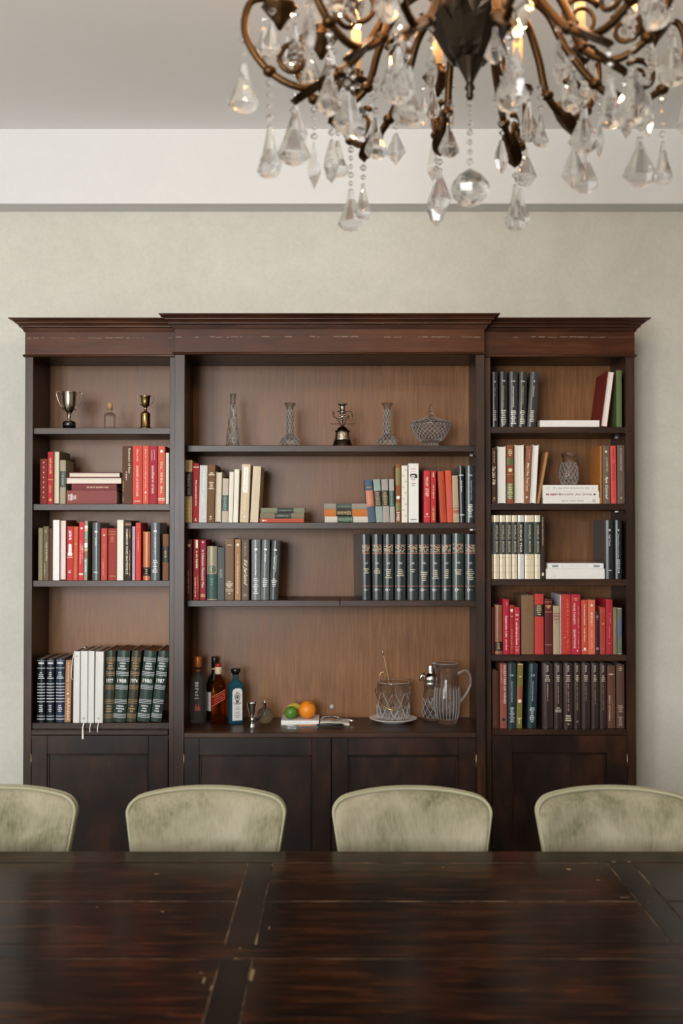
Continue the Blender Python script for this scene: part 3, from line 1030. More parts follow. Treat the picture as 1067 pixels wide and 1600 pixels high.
# --- centre bay, second shelf
WBK = '#d9cdb0'
upright('C2', '', [
    (289, 300.4, 718.8, '#b49b6c', 'gold book with long black title panel', [('b', .19, .58, BLK), ('b', .15, .165, '#d8c48c'), ('v', .23, .56, 'SCIENCE YEAR', .3, '#c8b48a')] + [('d', .66 + .06 * i, .5, '#d8c084') for i in range(6)], {'d': .2}),
    (301.4, 311, 724, '#a01e22', 'dark crimson book with bold white title', [('b', .06, .072, WHT), ('v', .28, .72, 'Why Conservatives Grow', .34, WHT), ('l', .93, 2, .5, WHT)], {'d': .2}),
    (312, 324.2, 727, '#c6c4c0', 'light grey book with white title', [('s', .08, .43, .2, WHT, .05), ('s', .5, .7, .16, WHT, -.05), ('d', .9, .16, WHT)], {'k': PAPER, 'd': .2, 'b': (310.8, 322.8), 'yb': 812}),
    (325, 336.4, 725.8, '#745236', 'brown book with cream lettering lines', [('p', .14, .155, .5, CRM), ('p', .17, .185, .85, CRM), ('l', .3, 5, .8, CRM, .026), ('b', .42, .424, CRM), ('d', .9, .25, CRM), ('l', .93, 1, .5, CRM)], {'d': .2, 'b': (323.4, 334.8), 'yb': 812}),
    (337.6, 347.2, 737, '#b8ab94', 'cream book with pale page edges out', [], {'k': FORE, 'page': '#e6ddcd', 'd': .17, 'b': (335.8, 345.2), 'yb': 812}),
    (347.8, 357.2, 747.6, '#c2b7a7', 'short grey-beige book with green label', [('b', .38, .74, '#3f5650'), ('l', .42, 8, .7, '#7f9a90', .04)], {'d': .15, 'b': (346.6, 355.6), 'yb': 812}),
    (358.6, 365.4, 737.5, '#e0dacb', 'slim cream book beside green-labelled one', [('s', .2, .8, .1, '#cfc6b4')], {'k': PAPER, 'd': .16, 'b': (356.6, 363.2), 'yb': 812}),
    (366.4, 374, 733.2, '#e4decf', 'slightly taller slim cream book', [('s', .12, .75, .12, '#cfc6b4')], {'k': PAPER, 'd': .17, 'b': (364, 371.6), 'yb': 812}),
    (378, 391.6, 725.2, '#d3c2a4', 'tall beige book with white title panel', [('p', .045, .49, .55, '#f0ede6'), ('s', .07, .45, .22, '#c9c6c0'), ('s', .54, .78, .12, '#efe6d2'), ('d', .9, .16, WHT)], {'d': .2, 'b': (374.4, 388), 'yb': 812}),
    (395.4, 408, 728.2, '#cdbb9f', 'beige book leaning right at group end', [('s', .3, .65, .08, '#b8a488')], {'d': .2, 'k': PAPER, 'b': (390.6, 403.2), 'yb': 812}),
    (569, 581, 749, '#4b5a70', 'blue-grey book with orange label leaning left', [('b', .25, .63, '#b5694a'), ('l', .28, 9, .7, '#d89a74', .035), ('l', .17, 1, .6, GOLD)], {'d': .16, 'b': (576.4, 585.8), 'yb': 812}),
    (582.6, 593.6, 748.5, '#8fa19d', 'pale teal book with black label', [('b', .27, .63, '#1f1c18'), ('l', .3, 9, .7, '#b59a6a', .035)], {'d': .16, 'b': (588.4, 598.4), 'yb': 812}),
    (595.4, 605.8, 748.5, '#a39b95', 'grey book with wide black label', [('b', .26, .62, '#1f1c18'), ('l', .29, 9, .7, '#b59a6a', .035)], {'d': .16, 'b': (599, 609), 'yb': 812}),
    (607.6, 615.4, 748.5, '#a8a6a2', 'narrow grey book with green label', [('b', .27, .63, '#2f5148'), ('l', .3, 9, .7, '#7f9a8a', .035)], {'d': .16, 'b': (610, 616.6), 'yb': 812}),
    (618, 626, 725.5, '#8a4f2c', 'tall rust and olive book with white emblem', [('b', .06, .36, '#7d7238'), ('b', .66, .8, '#7d7238'), ('d', .57, .7, WHT), ('l', .82, 6, .7, WHT, .028)], {'d': .2}),
    (627.2, 636.6, 727.5, '#e2ddcf', 'tall white book with faint floral spine', [('d', .08 + .1 * i, .35, '#c4b8a2', .2 * (-1) ** i) for i in range(9)], {'k': PAPER, 'd': .2}),
    (638, 654, 724.2, '#e4e4e0', 'tall white book with ink portrait on spine', [('l', .085, 1, .7, '#b08a80'), ('l', .13, 1, .75, '#c09a90'), ('p', .175, .2, .6, BLK), ('p', .19, .25, .24, BLK, .26), ('p', .19, .225, .12, BLK, -.28), ('o', .25, .42, '#8d8a86', -.06), ('d', .245, .07, BLK, -.12), ('d', .245, .07, BLK, .04), ('p', .28, .286, .16, BLK, -.04), ('l', .33, 2, .6, '#8d8a86', .035), ('l', .94, 1, .7, '#55534f')], {'k': PAPER, 'd': .2}),
    (662, 672, 735.4, '#bf363a', 'red book with vertical white capitals', [('v', .12, .3, 'THE LAST', .4, CRM), ('v', .34, .5, 'STEP', .5, CRM), ('d', .84, .3, CRM), ('b', .885, .892, CRM)], {'d': .18}),
    (673, 681, 735.4, '#b8302f', 'narrow red book with gold lettering', [('s', .04, .12, .3, CRM), ('s', .28, .53, .3, CRM), ('s', .69, .96, .5, GOLD)], {'d': .18}),
    (683.6, 693.6, 736, '#b5492e', 'rust red book leaning left', [('s', .12, .5, .2, '#8a3020', .25), ('s', .55, .85, .2, '#8a3020', .2)], {'d': .17, 'b': (688.6, 697.6), 'yb': 812}),
    (695.2, 704.6, 735, '#d1553c', 'coral book with mauve lettering leaning left', [('s', .35, .72, .3, '#9a6a9a')], {'d': .17, 'b': (699.4, 707.4), 'yb': 812}),
    (705.8, 715, 742.8, '#b5a286', 'shorter beige book with red bands', [('b', .69, .705, '#8a3524'), ('b', .71, .715, GOLD), ('b', .74, .79, '#a5583c'), ('b', .8, .81, '#8a3524'), ('b', .83, .84, GOLD)], {'d': .15, 'b': (708.6, 717.2), 'yb': 812}),
    (716.4, 724.6, 728, '#22262a', 'black book with small white title', [('p', .155, .175, .9, SIL), ('v', .26, .46, 'Real Estate', .25, WHT), ('p', .855, .875, .9, SIL)], {'d': .2, 'k': LEATHER, 'b': (718.2, 726.2), 'yb': 812}),
    (727.4, 742.4, 727.5, '#2f3639', 'thick slate book with white numeral', [('h', .17, 'H-A', .4, .035, WHT), ('v', .26, .61, 'General Power of Sale', .12, SIL, .1), ('l', .68, 8, .6, WHT, .03)], {'d': .2, 'k': LEATHER}),
])
lying('C2', [
    (407.4, 475.8, 793.4, 801.4, '#7c7f6a', 'grey-green book with black label', [('b', .37, .75, '#1f211d'), ('s', .42, .7, .3, '#6a7a5a')], {'d': .13}),
    (406.2, 475, 801.4, 810.2, '#7f735c', 'olive-brown book with dark label', [('b', .33, .71, '#222521'), ('s', .38, .66, .3, '#7a8a6a')], {'d': .13}),
    (405.6, 474.6, 810.2, 816.3, '#b9543c', 'thin orange-red book', [('d', .08, .5, WHT), ('s', .1, .16, .4, CRM), ('s', .2, .95, .12, '#8a3020')], {'d': .13}),
], 'in left pile, second shelf of centre bay')
lying('C2', [
    (506.2, 575, 786.6, 795.6, '#8f8b80', 'grey book with dark green label', [('b', .27, .63, '#39453f'), ('s', .32, .6, .2, '#6a7a70')], {'d': .13}),
    (506.4, 576, 795.6, 806.6, '#bf6e30', 'orange book with black label', [('b', .27, .63, '#191511'), ('l', .3, 9, .7, GOLD, .035), ('d', .16, .15, GOLD)], {'d': .13}),
    (507.4, 576.8, 806.6, 816.3, '#c9c2b6', 'off-white book with green label', [('b', .28, .64, '#2d4a38'), ('l', .31, 9, .7, '#8aa08a', .035)], {'d': .13}),
], 'in middle pile, second shelf of centre bay')

# --- centre bay, third shelf
DSL = '#4c5355'
upright('C3', '', [
    (288.4, 300.2, 842.7, '#42130f', 'dark maroon book with gold oval', [('d', .1, .4, '#b59a6a', .1), ('s', .2, .45, .1, '#8a5a30'), ('v', .52, .9, 'BEN AND BETSY', .14, GOLD)], {'d': .2}),
    (302.2, 311.6, 842.2, '#8a1c1c', 'deep red book with bold white strip', [('p', .02, .15, .35, CRM, .05), ('s', .2, .31, .36, CRM, .05), ('s', .33, .5, .36, CRM, .05), ('s', .63, .95, .2, CRM, -.2), ('s', .6, .88, .3, '#b5602a', .25)], {'d': .2}),
    (312.6, 321.4, 843.4, '#922a3c', 'crimson book with one long white title', [('d', .04, .3, WHT), ('v', .16, .8, 'A Ultimate Financial Plan', .42, CRM), ('p', .9, .95, .8, '#c08a5a')], {'d': .2}),
    (323, 338.8, 853.4, '#93886f', 'shorter taupe and dark teal book', [('b', .52, .98, '#35544f'), ('d', .43, .75, '#35473c'), ('o', .43, .6, '#6a8a70'), ('l', .6, 3, .5, '#6a8a84', .05), ('b', .985, .992, '#c8c0a8')], {'d': .18, 'k': LEATHER}),
    (339.8, 350.8, 855.4, '#545b5d', 'slate grey book with square motif', [('l', .41, 7, .6, '#9aa09a', .025)], {'d': .18}),
    (351.8, 365.2, 841.6, '#7a6150', 'wide taupe book with white rules', [('p', .1, .11, .5, CRM), ('l', .695, 1, .5, CRM), ('p', .73, .738, .9, CRM), ('l', .75, 2, .8, CRM, .03), ('p', .825, .832, .9, CRM), ('p', .85, .857, .9, CRM), ('l', .885, 1, .4, CRM)], {'d': .2}),
    (367, 376, 842.7, '#a5805c', 'tan book with cream title', [('d', .09, .5, CRM), ('s', .25, .4, .2, CRM), ('u', .43, .9, 'Accountability', .34, '#e8d6b8')], {'d': .2}),
    (377.4, 388.6, 842.7, '#6a5a4e', 'grey-brown book with large script title', [('s', .06, .27, .1, CRM), ('v', .33, .76, 'Ed Jarlund', .62, CRM, 0, .4), ('o', .92, .4, '#cbb8a0')], {'d': .2}),
    (392.8, 406.8, 843.4, '#6e7577', 'light slate volume with white label print', [('p', .145, .175, .35, WHT), ('v', .24, .59, 'Civil Procedure Rules', .14, WHT), ('l', .64, 9, .6, WHT, .03)], {'d': .21, 'k': LEATHER}),
    (408.8, 421.4, 843.4, '#5f6668', 'mid slate volume with short white title', [('p', .145, .175, .35, WHT), ('v', .25, .37, 'Probate', .22, WHT), ('l', .64, 5, .7, WHT, .03)], {'d': .21, 'k': LEATHER, 'b': (407, 419.8), 'yb': 930}),
    (424.4, 437.4, 844.6, '#3a4342', 'dark slate volume leaning right at group end', [('p', .145, .17, .35, WHT), ('v', .25, .53, 'Real Property Notes', .16, WHT, .12), ('s', .28, .48, .1, WHT, -.12), ('l', .64, 5, .7, WHT, .03)], {'d': .21, 'k': LEATHER, 'b': (420.6, 433.6), 'yb': 930}),
])
ENC = '#2a3335'
SALM = '#b5705e'


def ENCY(num, t, n):
    return [('b', .155, .159, SALM), ('q', .165, .275, .92, '#b9ab8e'), ('d', .215, .3, '#7a3a30'), ('b', .283, .295, SALM), ('h', .44, num, .34, .03, SIL),
            ('l', t, n, .7, '#c9c2ac', .03), ('b', .785, .793, SALM), ('o', .845, .26, WHT, -.18), ('s', .842, .85, .2, '#a08a80', .18), ('l', .836, 1, .3, '#a8938a')]


upright('C3', ' of slate encyclopedias', [
    (565.2, 578, 834.8, ENC, 'slate volume numbered 54', ENCY('54', .52, 3), {'k': LEATHER, 'd': .22, 'b': (566.6, 579.4), 'yb': 930, 'rz': .15}),
    (581.4, 596.6, 834.8, ENC, 'slate volume numbered 55A', ENCY('55A', .52, 3), {'k': LEATHER, 'd': .22, 'b': (582, 597.4), 'yb': 930}),
    (599, 614.6, 834.8, ENC, 'slate volume numbered 60', ENCY('60', .53, 5), {'k': LEATHER, 'd': .22}),
    (617, 633.8, 834.8, ENC, 'slate volume numbered 80', ENCY('80', .53, 4), {'k': LEATHER, 'd': .22}),
    (636.4, 652.8, 835, ENC, 'slate volume numbered 63B', ENCY('63B', .53, 2), {'k': LEATHER, 'd': .22}),
    (654.2, 670.4, 835, ENC, 'slate volume numbered 78', ENCY('78', .57, 5), {'k': LEATHER, 'd': .22}),
    (672, 688.4, 835, ENC, 'slate volume numbered 80A', ENCY('80A', .54, 5), {'k': LEATHER, 'd': .22}),
    (690, 705.4, 835, ENC, 'slate volume numbered 81F', ENCY('81F', .53, 5), {'k': LEATHER, 'd': .22}),
    (707, 724.6, 833.4, '#38433f', 'raised slate volume numbered 94B', ENCY('94B', .54, 3), {'k': LEATHER, 'd': .22, 'set': .02}),
    (726.4, 742.8, 834.8, ENC, 'slate volume numbered 87B', ENCY('87B', .53, 6), {'k': LEATHER, 'd': .22}),
])

# --- right bay, top shelf
CHAR = '#242525'
upright('R1', '', [
    (768, 778, 581, '#242120', 'near-black book beside upright', [('d', .18, .22, SIL), ('s', .27, .43, .12, '#8a8078'), ('l', .7, 6, .6, '#b5a494', .032)], {'d': .2, 'k': LEATHER}),
    (780.4, 793, 580.6, CHAR, 'charcoal book with gold-tinted title', [('h', .17, '73', .4, .03, SIL), ('v', .25, .63, 'Contracts for Sale of Land', .13, '#c4a888'), ('l', .69, 9, .6, '#d8cfc0', .032)], {'d': .2, 'k': LEATHER}),
    (795.2, 809, 580.6, '#303233', 'charcoal book with bright white print', [('h', .17, '11A', .45, .03, WHT), ('v', .26, .64, 'General Transactions', .13, WHT), ('l', .7, 8, .62, WHT, .032)], {'d': .2, 'k': LEATHER}),
    (811.8, 824, 581, '#2d2e2b', 'charcoal book with long gold title', [('h', .17, '11c', .45, .03, WHT), ('v', .26, .59, 'Family Provisions', .14, '#d0b48a'), ('l', .7, 8, .62, '#e0d6c6', .032)], {'d': .2, 'k': LEATHER, 'b': (809.8, 821.8), 'yb': 660}),
    (829, 843, 580.8, '#353737', 'charcoal book leaning right at group end', [('h', .17, '5', .16, .03, WHT), ('v', .26, .45, 'Insurance', .16, '#d8c0a0'), ('l', .7, 7, .5, '#d8cfc0', .032)], {'d': .2, 'k': LEATHER, 'b': (823.4, 837.2), 'yb': 660}),
    (949.6, 960.4, 579.4, '#7a2320', 'maroon book leaning with white page edges', [], {'k': FORE, 'page': '#efece8', 'd': .2, 'b': (938.2, 949), 'yb': 660}),
    (963, 971.4, 578.6, '#5b6f45', 'green book upright in the corner', [], {'d': .2}),
])
lying('R1', [(843.6, 936.5, 655.8, 666.8, '#e8e4e2', 'thick white book lying flat', [('b', .985, 1., '#d8d4d2')], {'k': PAPER, 'd': .18})], 'on the top shelf of right bay')

# --- right bay, second shelf
upright('R2', '', [
    (768.2, 775.6, 700, '#43291d', 'dark brown book with cream script', [('s', .06, .27, .25, GOLD), ('v', .33, .66, 'The Little Wife', .7, CRM, -.05, .3), ('d', .9, .4, GOLD), ('b', .94, .944, GOLD)], {'d': .2}),
    (777.4, 790, 697, '#dcdad6', 'tall white book with page edges out', [], {'k': FORE, 'page': '#efeeea', 'd': .2}),
    (791.6, 802.4, 695, '#8a4a2a', 'brown and green book with gold ornaments', [('l', .08, 4, .7, '#e0d0a0', .03), ('b', .22, .34, '#5d6130'), ('d', .43, .6, '#e0d0a0'), ('b', .5, .505, GOLD), ('b', .66, .92, '#5f6a34'), ('l', .66, 9, .8, '#e8dcb0', .03)], {'d': .2}),
    (803.8, 818.4, 694.6, '#cfcac0', 'wide white book with page edges out', [], {'k': FORE, 'page': '#eeebe4', 'd': .2}),
    (822, 831.4, 696.6, '#8f5a40', 'brown book with cream lettering leaning right', [('s', .07, .24, .2, '#d8b090', .1), ('v', .3, .52, 'Man Has', .36, CRM), ('v', .55, .78, 'Tried Travel', .32, CRM), ('d', .89, .3, WHT)], {'d': .19, 'b': (817.6, 827.2), 'yb': 780}),
    (832.4, 841.8, 694.6, '#dedbd6', 'white page-edged book leaning right', [], {'k': FORE, 'page': '#f2f0ee', 'd': .2, 'b': (828, 836.6), 'yb': 780}),
    (852.6, 857, 706.4, '#a8794c', 'thin tan book leaning steeply', [], {'d': .16, 'b': (838.4, 842.8), 'yb': 780}),
    (937.4, 940, 697, '#b5742f', 'thin ochre book showing its cover', [], {'d': .17, 'k': PAPER, 'set': .03}),
    (941, 952.6, 696.6, '#6a5a4a', 'grey-brown book with white script', [('d', .1, .3, CRM), ('s', .2, .45, .2, '#c8b8a0', .1), ('v', .53, .92, 'Rye Conrad', .42, WHT, 0, .3)], {'d': .19, 'b': (942, 953.4), 'yb': 780}),
    (953.4, 962, 696.6, '#cf4a48', 'slim coral red book', [('v', .3, .62, 'WINGS', .5, '#8a2a28'), ('s', .05, .25, .3, '#9a3230'), ('s', .66, .9, .3, '#9a3230')], {'d': .19, 'b': (955, 963.4), 'yb': 780}),
    (964.4, 975.6, 695.6, '#64564a', 'grey-brown book with faint silver lettering', [('s', .05, .45, .3, '#a89a8a'), ('s', .5, .8, .12, '#8a7a6a'), ('d', .9, .3, '#a89a8a')], {'d': .19}),
])
lying('R2', [
    (847.6, 934.6, 757.6, 767.2, '#e6e4e0', 'white book with pale grey title', [('s', .06, .13, .3, '#c6c4c0'), ('s', .19, .85, .34, '#b5b3ae'), ('d', .9, .2, '#b5b3ae')], {'k': PAPER, 'd': .17}),
    (847.6, 936, 767.2, 777.2, '#e6e4e0', 'white book with dark red title', [('s', .06, .54, .4, '#8a2028'), ('v', .57, .88, 'Jose Carreras', .5, '#8a2028', 0, .4), ('d', .92, .3, BLK)], {'k': PAPER, 'd': .17}),
    (848.4, 937, 777.2, 786.8, '#e6e4e0', 'white book with wide grey capitals', [('s', .33, .72, .36, '#a8a6a2'), ('o', .9, .5, '#55534f')], {'k': PAPER, 'd': .17}),
], 'in pile, second shelf of right bay')

# --- right bay, third shelf
def WB(t='WORLD BOOK', c='#c9bfa0', base='#d5c39c'):
    return [('b', .105, .61, '#1d2422'), ('v', .14, .59, t, .42, c, .1)] + [('b', q, q + .006, '#b59c70') for q in (.66, .79, .89)]


upright('R3', '', [
    (767.8, 770, 805, '#b59a62', 'sliver of gold and black encyclopedia volume', [('b', .105, .61, '#1d2422')], {'d': .2, 'k': PAPER}),
    (771, 779.8, 805.2, WBK, 'cream and black encyclopedia volume', WB(), {'d': .2, 'k': LEATHER, 'bulge': .002}),
    (780.8, 789.6, 805.2, WBK, 'cream and black encyclopedia volume', WB(), {'d': .2, 'k': LEATHER, 'bulge': .002}),
    (790.4, 799, 805.2, WBK, 'cream and black encyclopedia volume', WB(), {'d': .2, 'k': LEATHER, 'bulge': .002}),
    (799.8, 808, 805.2, WBK, 'cream and black encyclopedia volume', WB(), {'d': .2, 'k': LEATHER, 'bulge': .002}),
    (809, 818.6, 805.2, '#d4d1cc', 'white and black science annual', [('b', .105, .61, '#15191a'), ('v', .145, .585, 'SCIENCE YEAR', .38, '#e8dfc4')], {'d': .2, 'k': LEATHER, 'bulge': .002}),
    (819.8, 834.4, 805.2, WBK, 'widest cream and black encyclopedia volume', [('b', .105, .61, '#243432'), ('v', .14, .59, 'WORLD BOOK', .22, '#c9bfa0', .02)] + [('b', q, q + .006, '#b59c70') for q in (.63, .68, .79, .89)], {'d': .2, 'k': LEATHER, 'bulge': .0025}),
    (835.4, 843.8, 805.2, '#d8d0b8', 'paler cream and black encyclopedia volume', WB(), {'d': .2, 'k': LEATHER, 'bulge': .002}),
    (844.8, 850.8, 806, '#33211c', 'slim dark brown book', [('v', .02, .47, 'Australian National Physics', .4, '#c8b8a0'), ('p', .9, .95, .5, CRM)], {'d': .2}),
    (945.4, 959.4, 812.8, '#202426', 'black book whose side cover shows', [('d', .17, .25, SIL), ('v', .25, .44, 'Real Trusts', .18, SIL), ('l', .845, 1, .4, SIL)], {'d': .21, 'k': LEATHER}),
    (960.8, 971.6, 812.8, '#262c30', 'black book in the right corner', [('d', .17, .25, SIL), ('v', .23, .65, 'Terms Power and Sale', .14, SIL), ('l', .67, 8, .5, SIL, .03)], {'d': .21, 'k': LEATHER}),
])
lying('R3', [
    (855.6, 943, 880, 888.8, '#e6e6e4', 'white book with blue-grey print', [('p', .08, .19, .4, '#8a9a9a'), ('s', .25, .75, .2, '#c0c4c4'), ('p', .82, .93, .4, '#8a9a9a')], {'k': PAPER, 'd': .15}),
    (853.2, 944.6, 888.8, 904.6, '#e4e2dd', 'thicker plain white book', [('p', .12, .124, .8, '#cfcdc8'), ('o', .14, .15, '#a8a6a2', -.25)], {'k': PAPER, 'd': .17}),
], 'lying on the third shelf of right bay')

# --- right bay, fourth shelf
upright('R4', '', [
    (768, 771.6, 949, '#5c1a1a', 'sliver of dark red book', [], {'d': .16}),
    (773, 784.8, 946, '#8a553a', 'tan book with black label at foot', [('b', .0, .02, '#a87850'), ('b', .74, .93, '#15120f'), ('l', .77, 4, .5, GOLD, .035), ('b', .73, .736, GOLD), ('b', .96, .965, GOLD)], {'d': .16, 'k': LEATHER}),
    (785.6, 795.4, 936.2, '#b01c36', 'crimson book with long white title', [('s', .05, .13, .2, '#e8b0b8', .1), ('v', .3, .69, 'Separate Life', .4, WHT), ('v', .73, .93, 'Jane Rush', .3, WHT)], {'d': .17}),
    (796.2, 802.8, 945.4, '#a52828', 'slim red book with gold lettering', [('p', .08, .14, .6, CRM), ('s', .22, .24, .8, CRM), ('s', .5, .9, .3, GOLD)], {'d': .16}),
    (803.6, 812, 949, '#b8303a', 'red book with white print', [('p', .14, .18, .6, '#e0a0a0'), ('s', .25, .28, .8, WHT), ('s', .32, .8, .3, WHT, -.1), ('s', .4, .7, .12, '#e8b0b0', .28), ('b', .84, .845, WHT), ('o', .91, .5, '#e8c0c0')], {'d': .16}),
    (814.4, 834, 930, '#7b5d43', 'widest tan book, plain', [('p', .1, .105, .4, '#6a4c34'), ('p', .24, .245, .7, '#6a4c34'), ('l', .27, 1, .6, '#6a4c34')], {'d': .2}),
    (835, 849.4, 928.2, '#b93a34', 'red book with black title label', [('b', .175, .375, '#18130f'), ('l', .19, 5, .6, '#cdb488', .035)], {'d': .18}),
    (851, 862.6, 936.2, '#5c1a20', 'maroon book with gold rules', [('b', .05, .056, GOLD), ('p', .115, .135, .7, GOLD), ('p', .15, .165, .4, GOLD), ('b', .23, .236, GOLD), ('b', .825, .835, '#c0907a')], {'d': .18}),
    (864.2, 874.6, 946.8, '#a8977a', 'cream book with thin red bands', [('b', .155, .17, '#7a2a24'), ('b', .2, .22, '#7a2a24'), ('b', .24, .25, '#8a5a40'), ('b', .27, .285, '#7a2a24'), ('b', .32, .36, '#9a8a6c')], {'d': .13}),
    (875, 876.4, 929.4, '#cfcfd2', 'thin white stand-in for side of red book', [], {'d': .19, 'k': PAPER, 'set': .034}),  # added slab standing in for the pale side cover of the tall red book
    (877, 891.8, 929, '#b5302c', 'tall red book with gold lettering', [('s', .08, .36, .3, '#cf7030', .15), ('s', .4, .92, .24, '#cf7030', .15), ('d', .72, .14, GOLD, -.15)], {'d': .19}),
    (892.6, 907, 929, '#b0243c', 'tall crimson book with white and gold capitals', [('l', .06, 2, .6, GOLD), ('v', .15, .5, 'FALSE TARGETS', .2, CRM, -.18), ('v', .58, .9, 'QUESTIONS', .24, CRM, -.18), ('s', .2, .9, .12, GOLD, .25), ('d', .94, .15, WHT, .15)], {'d': .19}),
    (908.4, 918, 937.6, '#bf4d3c', 'brick-orange book with cream title', [('v', .08, .46, 'The Innocent Abroad', .26, CRM), ('v', .52, .77, 'Linda Rowe', .24, CRM), ('d', .9, .4, WHT), ('b', .93, .936, CRM)], {'d': .18}),
    (918.8, 929.8, 937.5, '#d0674e', 'salmon orange book', [('d', .1, .3, WHT), ('s', .23, .48, .3, CRM), ('s', .55, .9, .2, '#e8a890')], {'d': .18}),
    (930.6, 935.8, 955, '#2c1a26', 'slim dark plum book', [('p', .1, .16, .7, '#7a6a70'), ('s', .18, .2, .8, '#8a7a80'), ('o', .87, .7, CRM)], {'d': .15}),
    (937, 946, 949, '#a33c33', 'red-brown book with small gold crest', [('b', .06, .066, '#c0705a'), ('b', .1, .106, '#c0705a'), ('d', .35, .3, GOLD, .1), ('s', .84, .93, .3, '#c0705a')], {'d': .16}),
    (946.8, 957, 937, '#a82430', 'taller crimson book', [('s', .25, .45, .12, '#e0a0a0', .1), ('s', .5, .7, .12, '#d08a80'), ('d', .8, .15, GOLD)], {'d': .18}),
    (957.8, 963.6, 949.4, '#7f7158', 'narrow khaki book', [('s', .1, .5, .2, '#a89a7a')], {'d': .15}),
    (964.4, 971.6, 950.2, '#636a58', 'grey-green book with blue patch', [('b', .25, .62, '#59617a'), ('b', .0, .012, '#c0bfae'), ('b', .985, .995, '#c0bfae')], {'d': .15}),
])
# --- right bay, bottom shelf
PLUM = '#32211f'


def LAWB(n, ex=()):
    return [('v', .03, .14, 'REAL', .2, '#c4b09a'), ('l', .18, 4, .45, '#c4b09a', .028), ('s', .31, n, .1, '#b59a70')] + list(ex)


upright('R5', '', [
    (769, 779.4, 1049, '#4a231b', 'shorter dark brown-red book', [('b', .08, .084, '#6a3a2a'), ('l', .86, 3, .7, '#6a3a2a', .03)], {'d': .18}),
    (781, 791.8, 1036.8, '#8a4a3a', 'terracotta book with white capitals', [('v', .02, .62, 'GAZETTEER OF WINES', .3, '#e8cfc4', .2), ('s', .02, .3, .14, '#c89a8a', -.28), ('d', .865, .5, '#1c1512')], {'d': .2}),
    (793.2, 806.6, 1036.8, '#26363a', 'dark teal book with silver numeral', [('h', .18, '11A', .4, .032, SIL), ('v', .27, .6, 'General Transactions', .12, SIL), ('l', .68, 8, .55, SIL, .03)], {'d': .2, 'k': LEATHER}),
    (808.8, 817.4, 1037, '#74682f', 'olive and rust striped book', [('b', .0, .02, '#c0a070'), ('l', .19, 1, .7, '#e0d4a8'), ('b', .36, .62, '#84492a'), ('d', .58, .7, '#e0d4a8'), ('b', .84, .85, GOLD), ('l', .85, 3, .6, '#e0d4a8', .03)], {'d': .2, 'b': (806.8, 815.4), 'yb': 1125}),
    (826.6, 840.4, 1037, '#22343a', 'dark teal book leaning right', [('h', .18, '11F', .4, .032, SIL), ('v', .27, .58, 'General Power Notes', .12, SIL), ('l', .68, 8, .55, SIL, .03)], {'d': .2, 'k': LEATHER, 'b': (824, 837.6), 'yb': 1125}),
    (846.6, 864, 1036.6, PLUM, 'thick dark plum volume, first of its set', LAWB(.58), {'d': .2, 'k': LEATHER, 'b': (847.8, 864.6), 'yb': 1125}),
    (865.2, 878.8, 1036.6, PLUM, 'dark plum volume with boxed label low', LAWB(.62, [('l', .68, 1, .7, '#c4b09a'), ('p', .71, .755, .7, '#8d8078')]), {'d': .2, 'k': LEATHER}),
    (880, 895.4, 1036.6, PLUM, 'dark plum volume with three-line foot print', LAWB(.74, [('l', .8, 3, .8, '#d8ccbc', .035), ('l', .93, 1, .4, '#d8ccbc')]), {'d': .2, 'k': LEATHER}),
    (896.4, 907, 1036.6, PLUM, 'narrow dark plum volume', LAWB(.74, [('l', .89, 1, .5, '#b5a494')]), {'d': .2, 'k': LEATHER}),
    (908.4, 922.4, 1036.6, PLUM, 'dark plum volume with short gold line', LAWB(.58), {'d': .2, 'k': LEATHER}),
    (923.6, 935.6, 1036.6, PLUM, 'plain-footed dark plum volume', LAWB(.63), {'d': .2, 'k': LEATHER}),
    (936.8, 947.8, 1036.8, PLUM, 'last dark plum volume', LAWB(.72), {'d': .2, 'k': LEATHER}),
    (949, 961.2, 1040, '#5a3a2c', 'brown book with gold capitals', [('p', .13, .15, .6, '#b5a08a'), ('v', .48, .88, 'BEST STORIES', .12, '#d8c09a', -.25), ('s', .48, .85, .08, '#9a7a5a', .1)], {'d': .2}),
    (963, 975.4, 1038.6, '#553a2f', 'brown book with pale print', [('l', .03, 3, .5, '#b5a494', .026), ('l', .64, 4, .75, '#a89080', .03), ('l', .82, 5, .75, '#a89080', .03)], {'d': .2}),
])
# ------------------------------------------------------------------ ornaments and bar things
M_CRYSTAL = crystal_mat('cut_crystal', '#ffffff', .01, .45, .0, 1.5)
M_PRESSED = crystal_mat('pressed_glass', '#f4f6f4', .03, .4, .02, 1.5)
M_DROP = crystal_mat('crystal_drop', '#ffffff', .0, .22, .015, 1.5)
M_SILVER = plain('tarnished_silver', '#a39a8c', .24, 1.0, bump=.15, bscale=60)
M_BRONZE = plain('aged_brass', '#8a7350', .3, 1.0, bump=.2, bscale=50)
M_DARKMETAL = plain('blackened_bronze', '#3a3128', .35, 1.0)
M_EBONY = plain('black_plinth', '#0e0d0c', .25, coat=.4)
M_CORK = plain('cork', '#b08a60', .8)
M_CHROME = plain('chrome', '#dedcd8', .08, 1.0)
M_GOLDWIRE = plain('gilt_metal', '#b09468', .25, 1.0)
M_CHINA = plain('white_china', '#e9e6e0', .15, coat=.5)
M_LABELW = plain('white_label', '#dcdad6', .5)
M_BLACK = plain('black_plastic', '#0c0b0b', .3)


def at(px, Y, z):
    return (X(px, 900, Y), Y, z + .0004)


def ppx(Y):
    return Y / FPX


def diamond(n, kz, amp):
    return lambda a, z: 1 + amp * (abs(sin(n * a / 2 + kz * z)) + abs(sin(n * a / 2 - kz * z)) - 1.27)


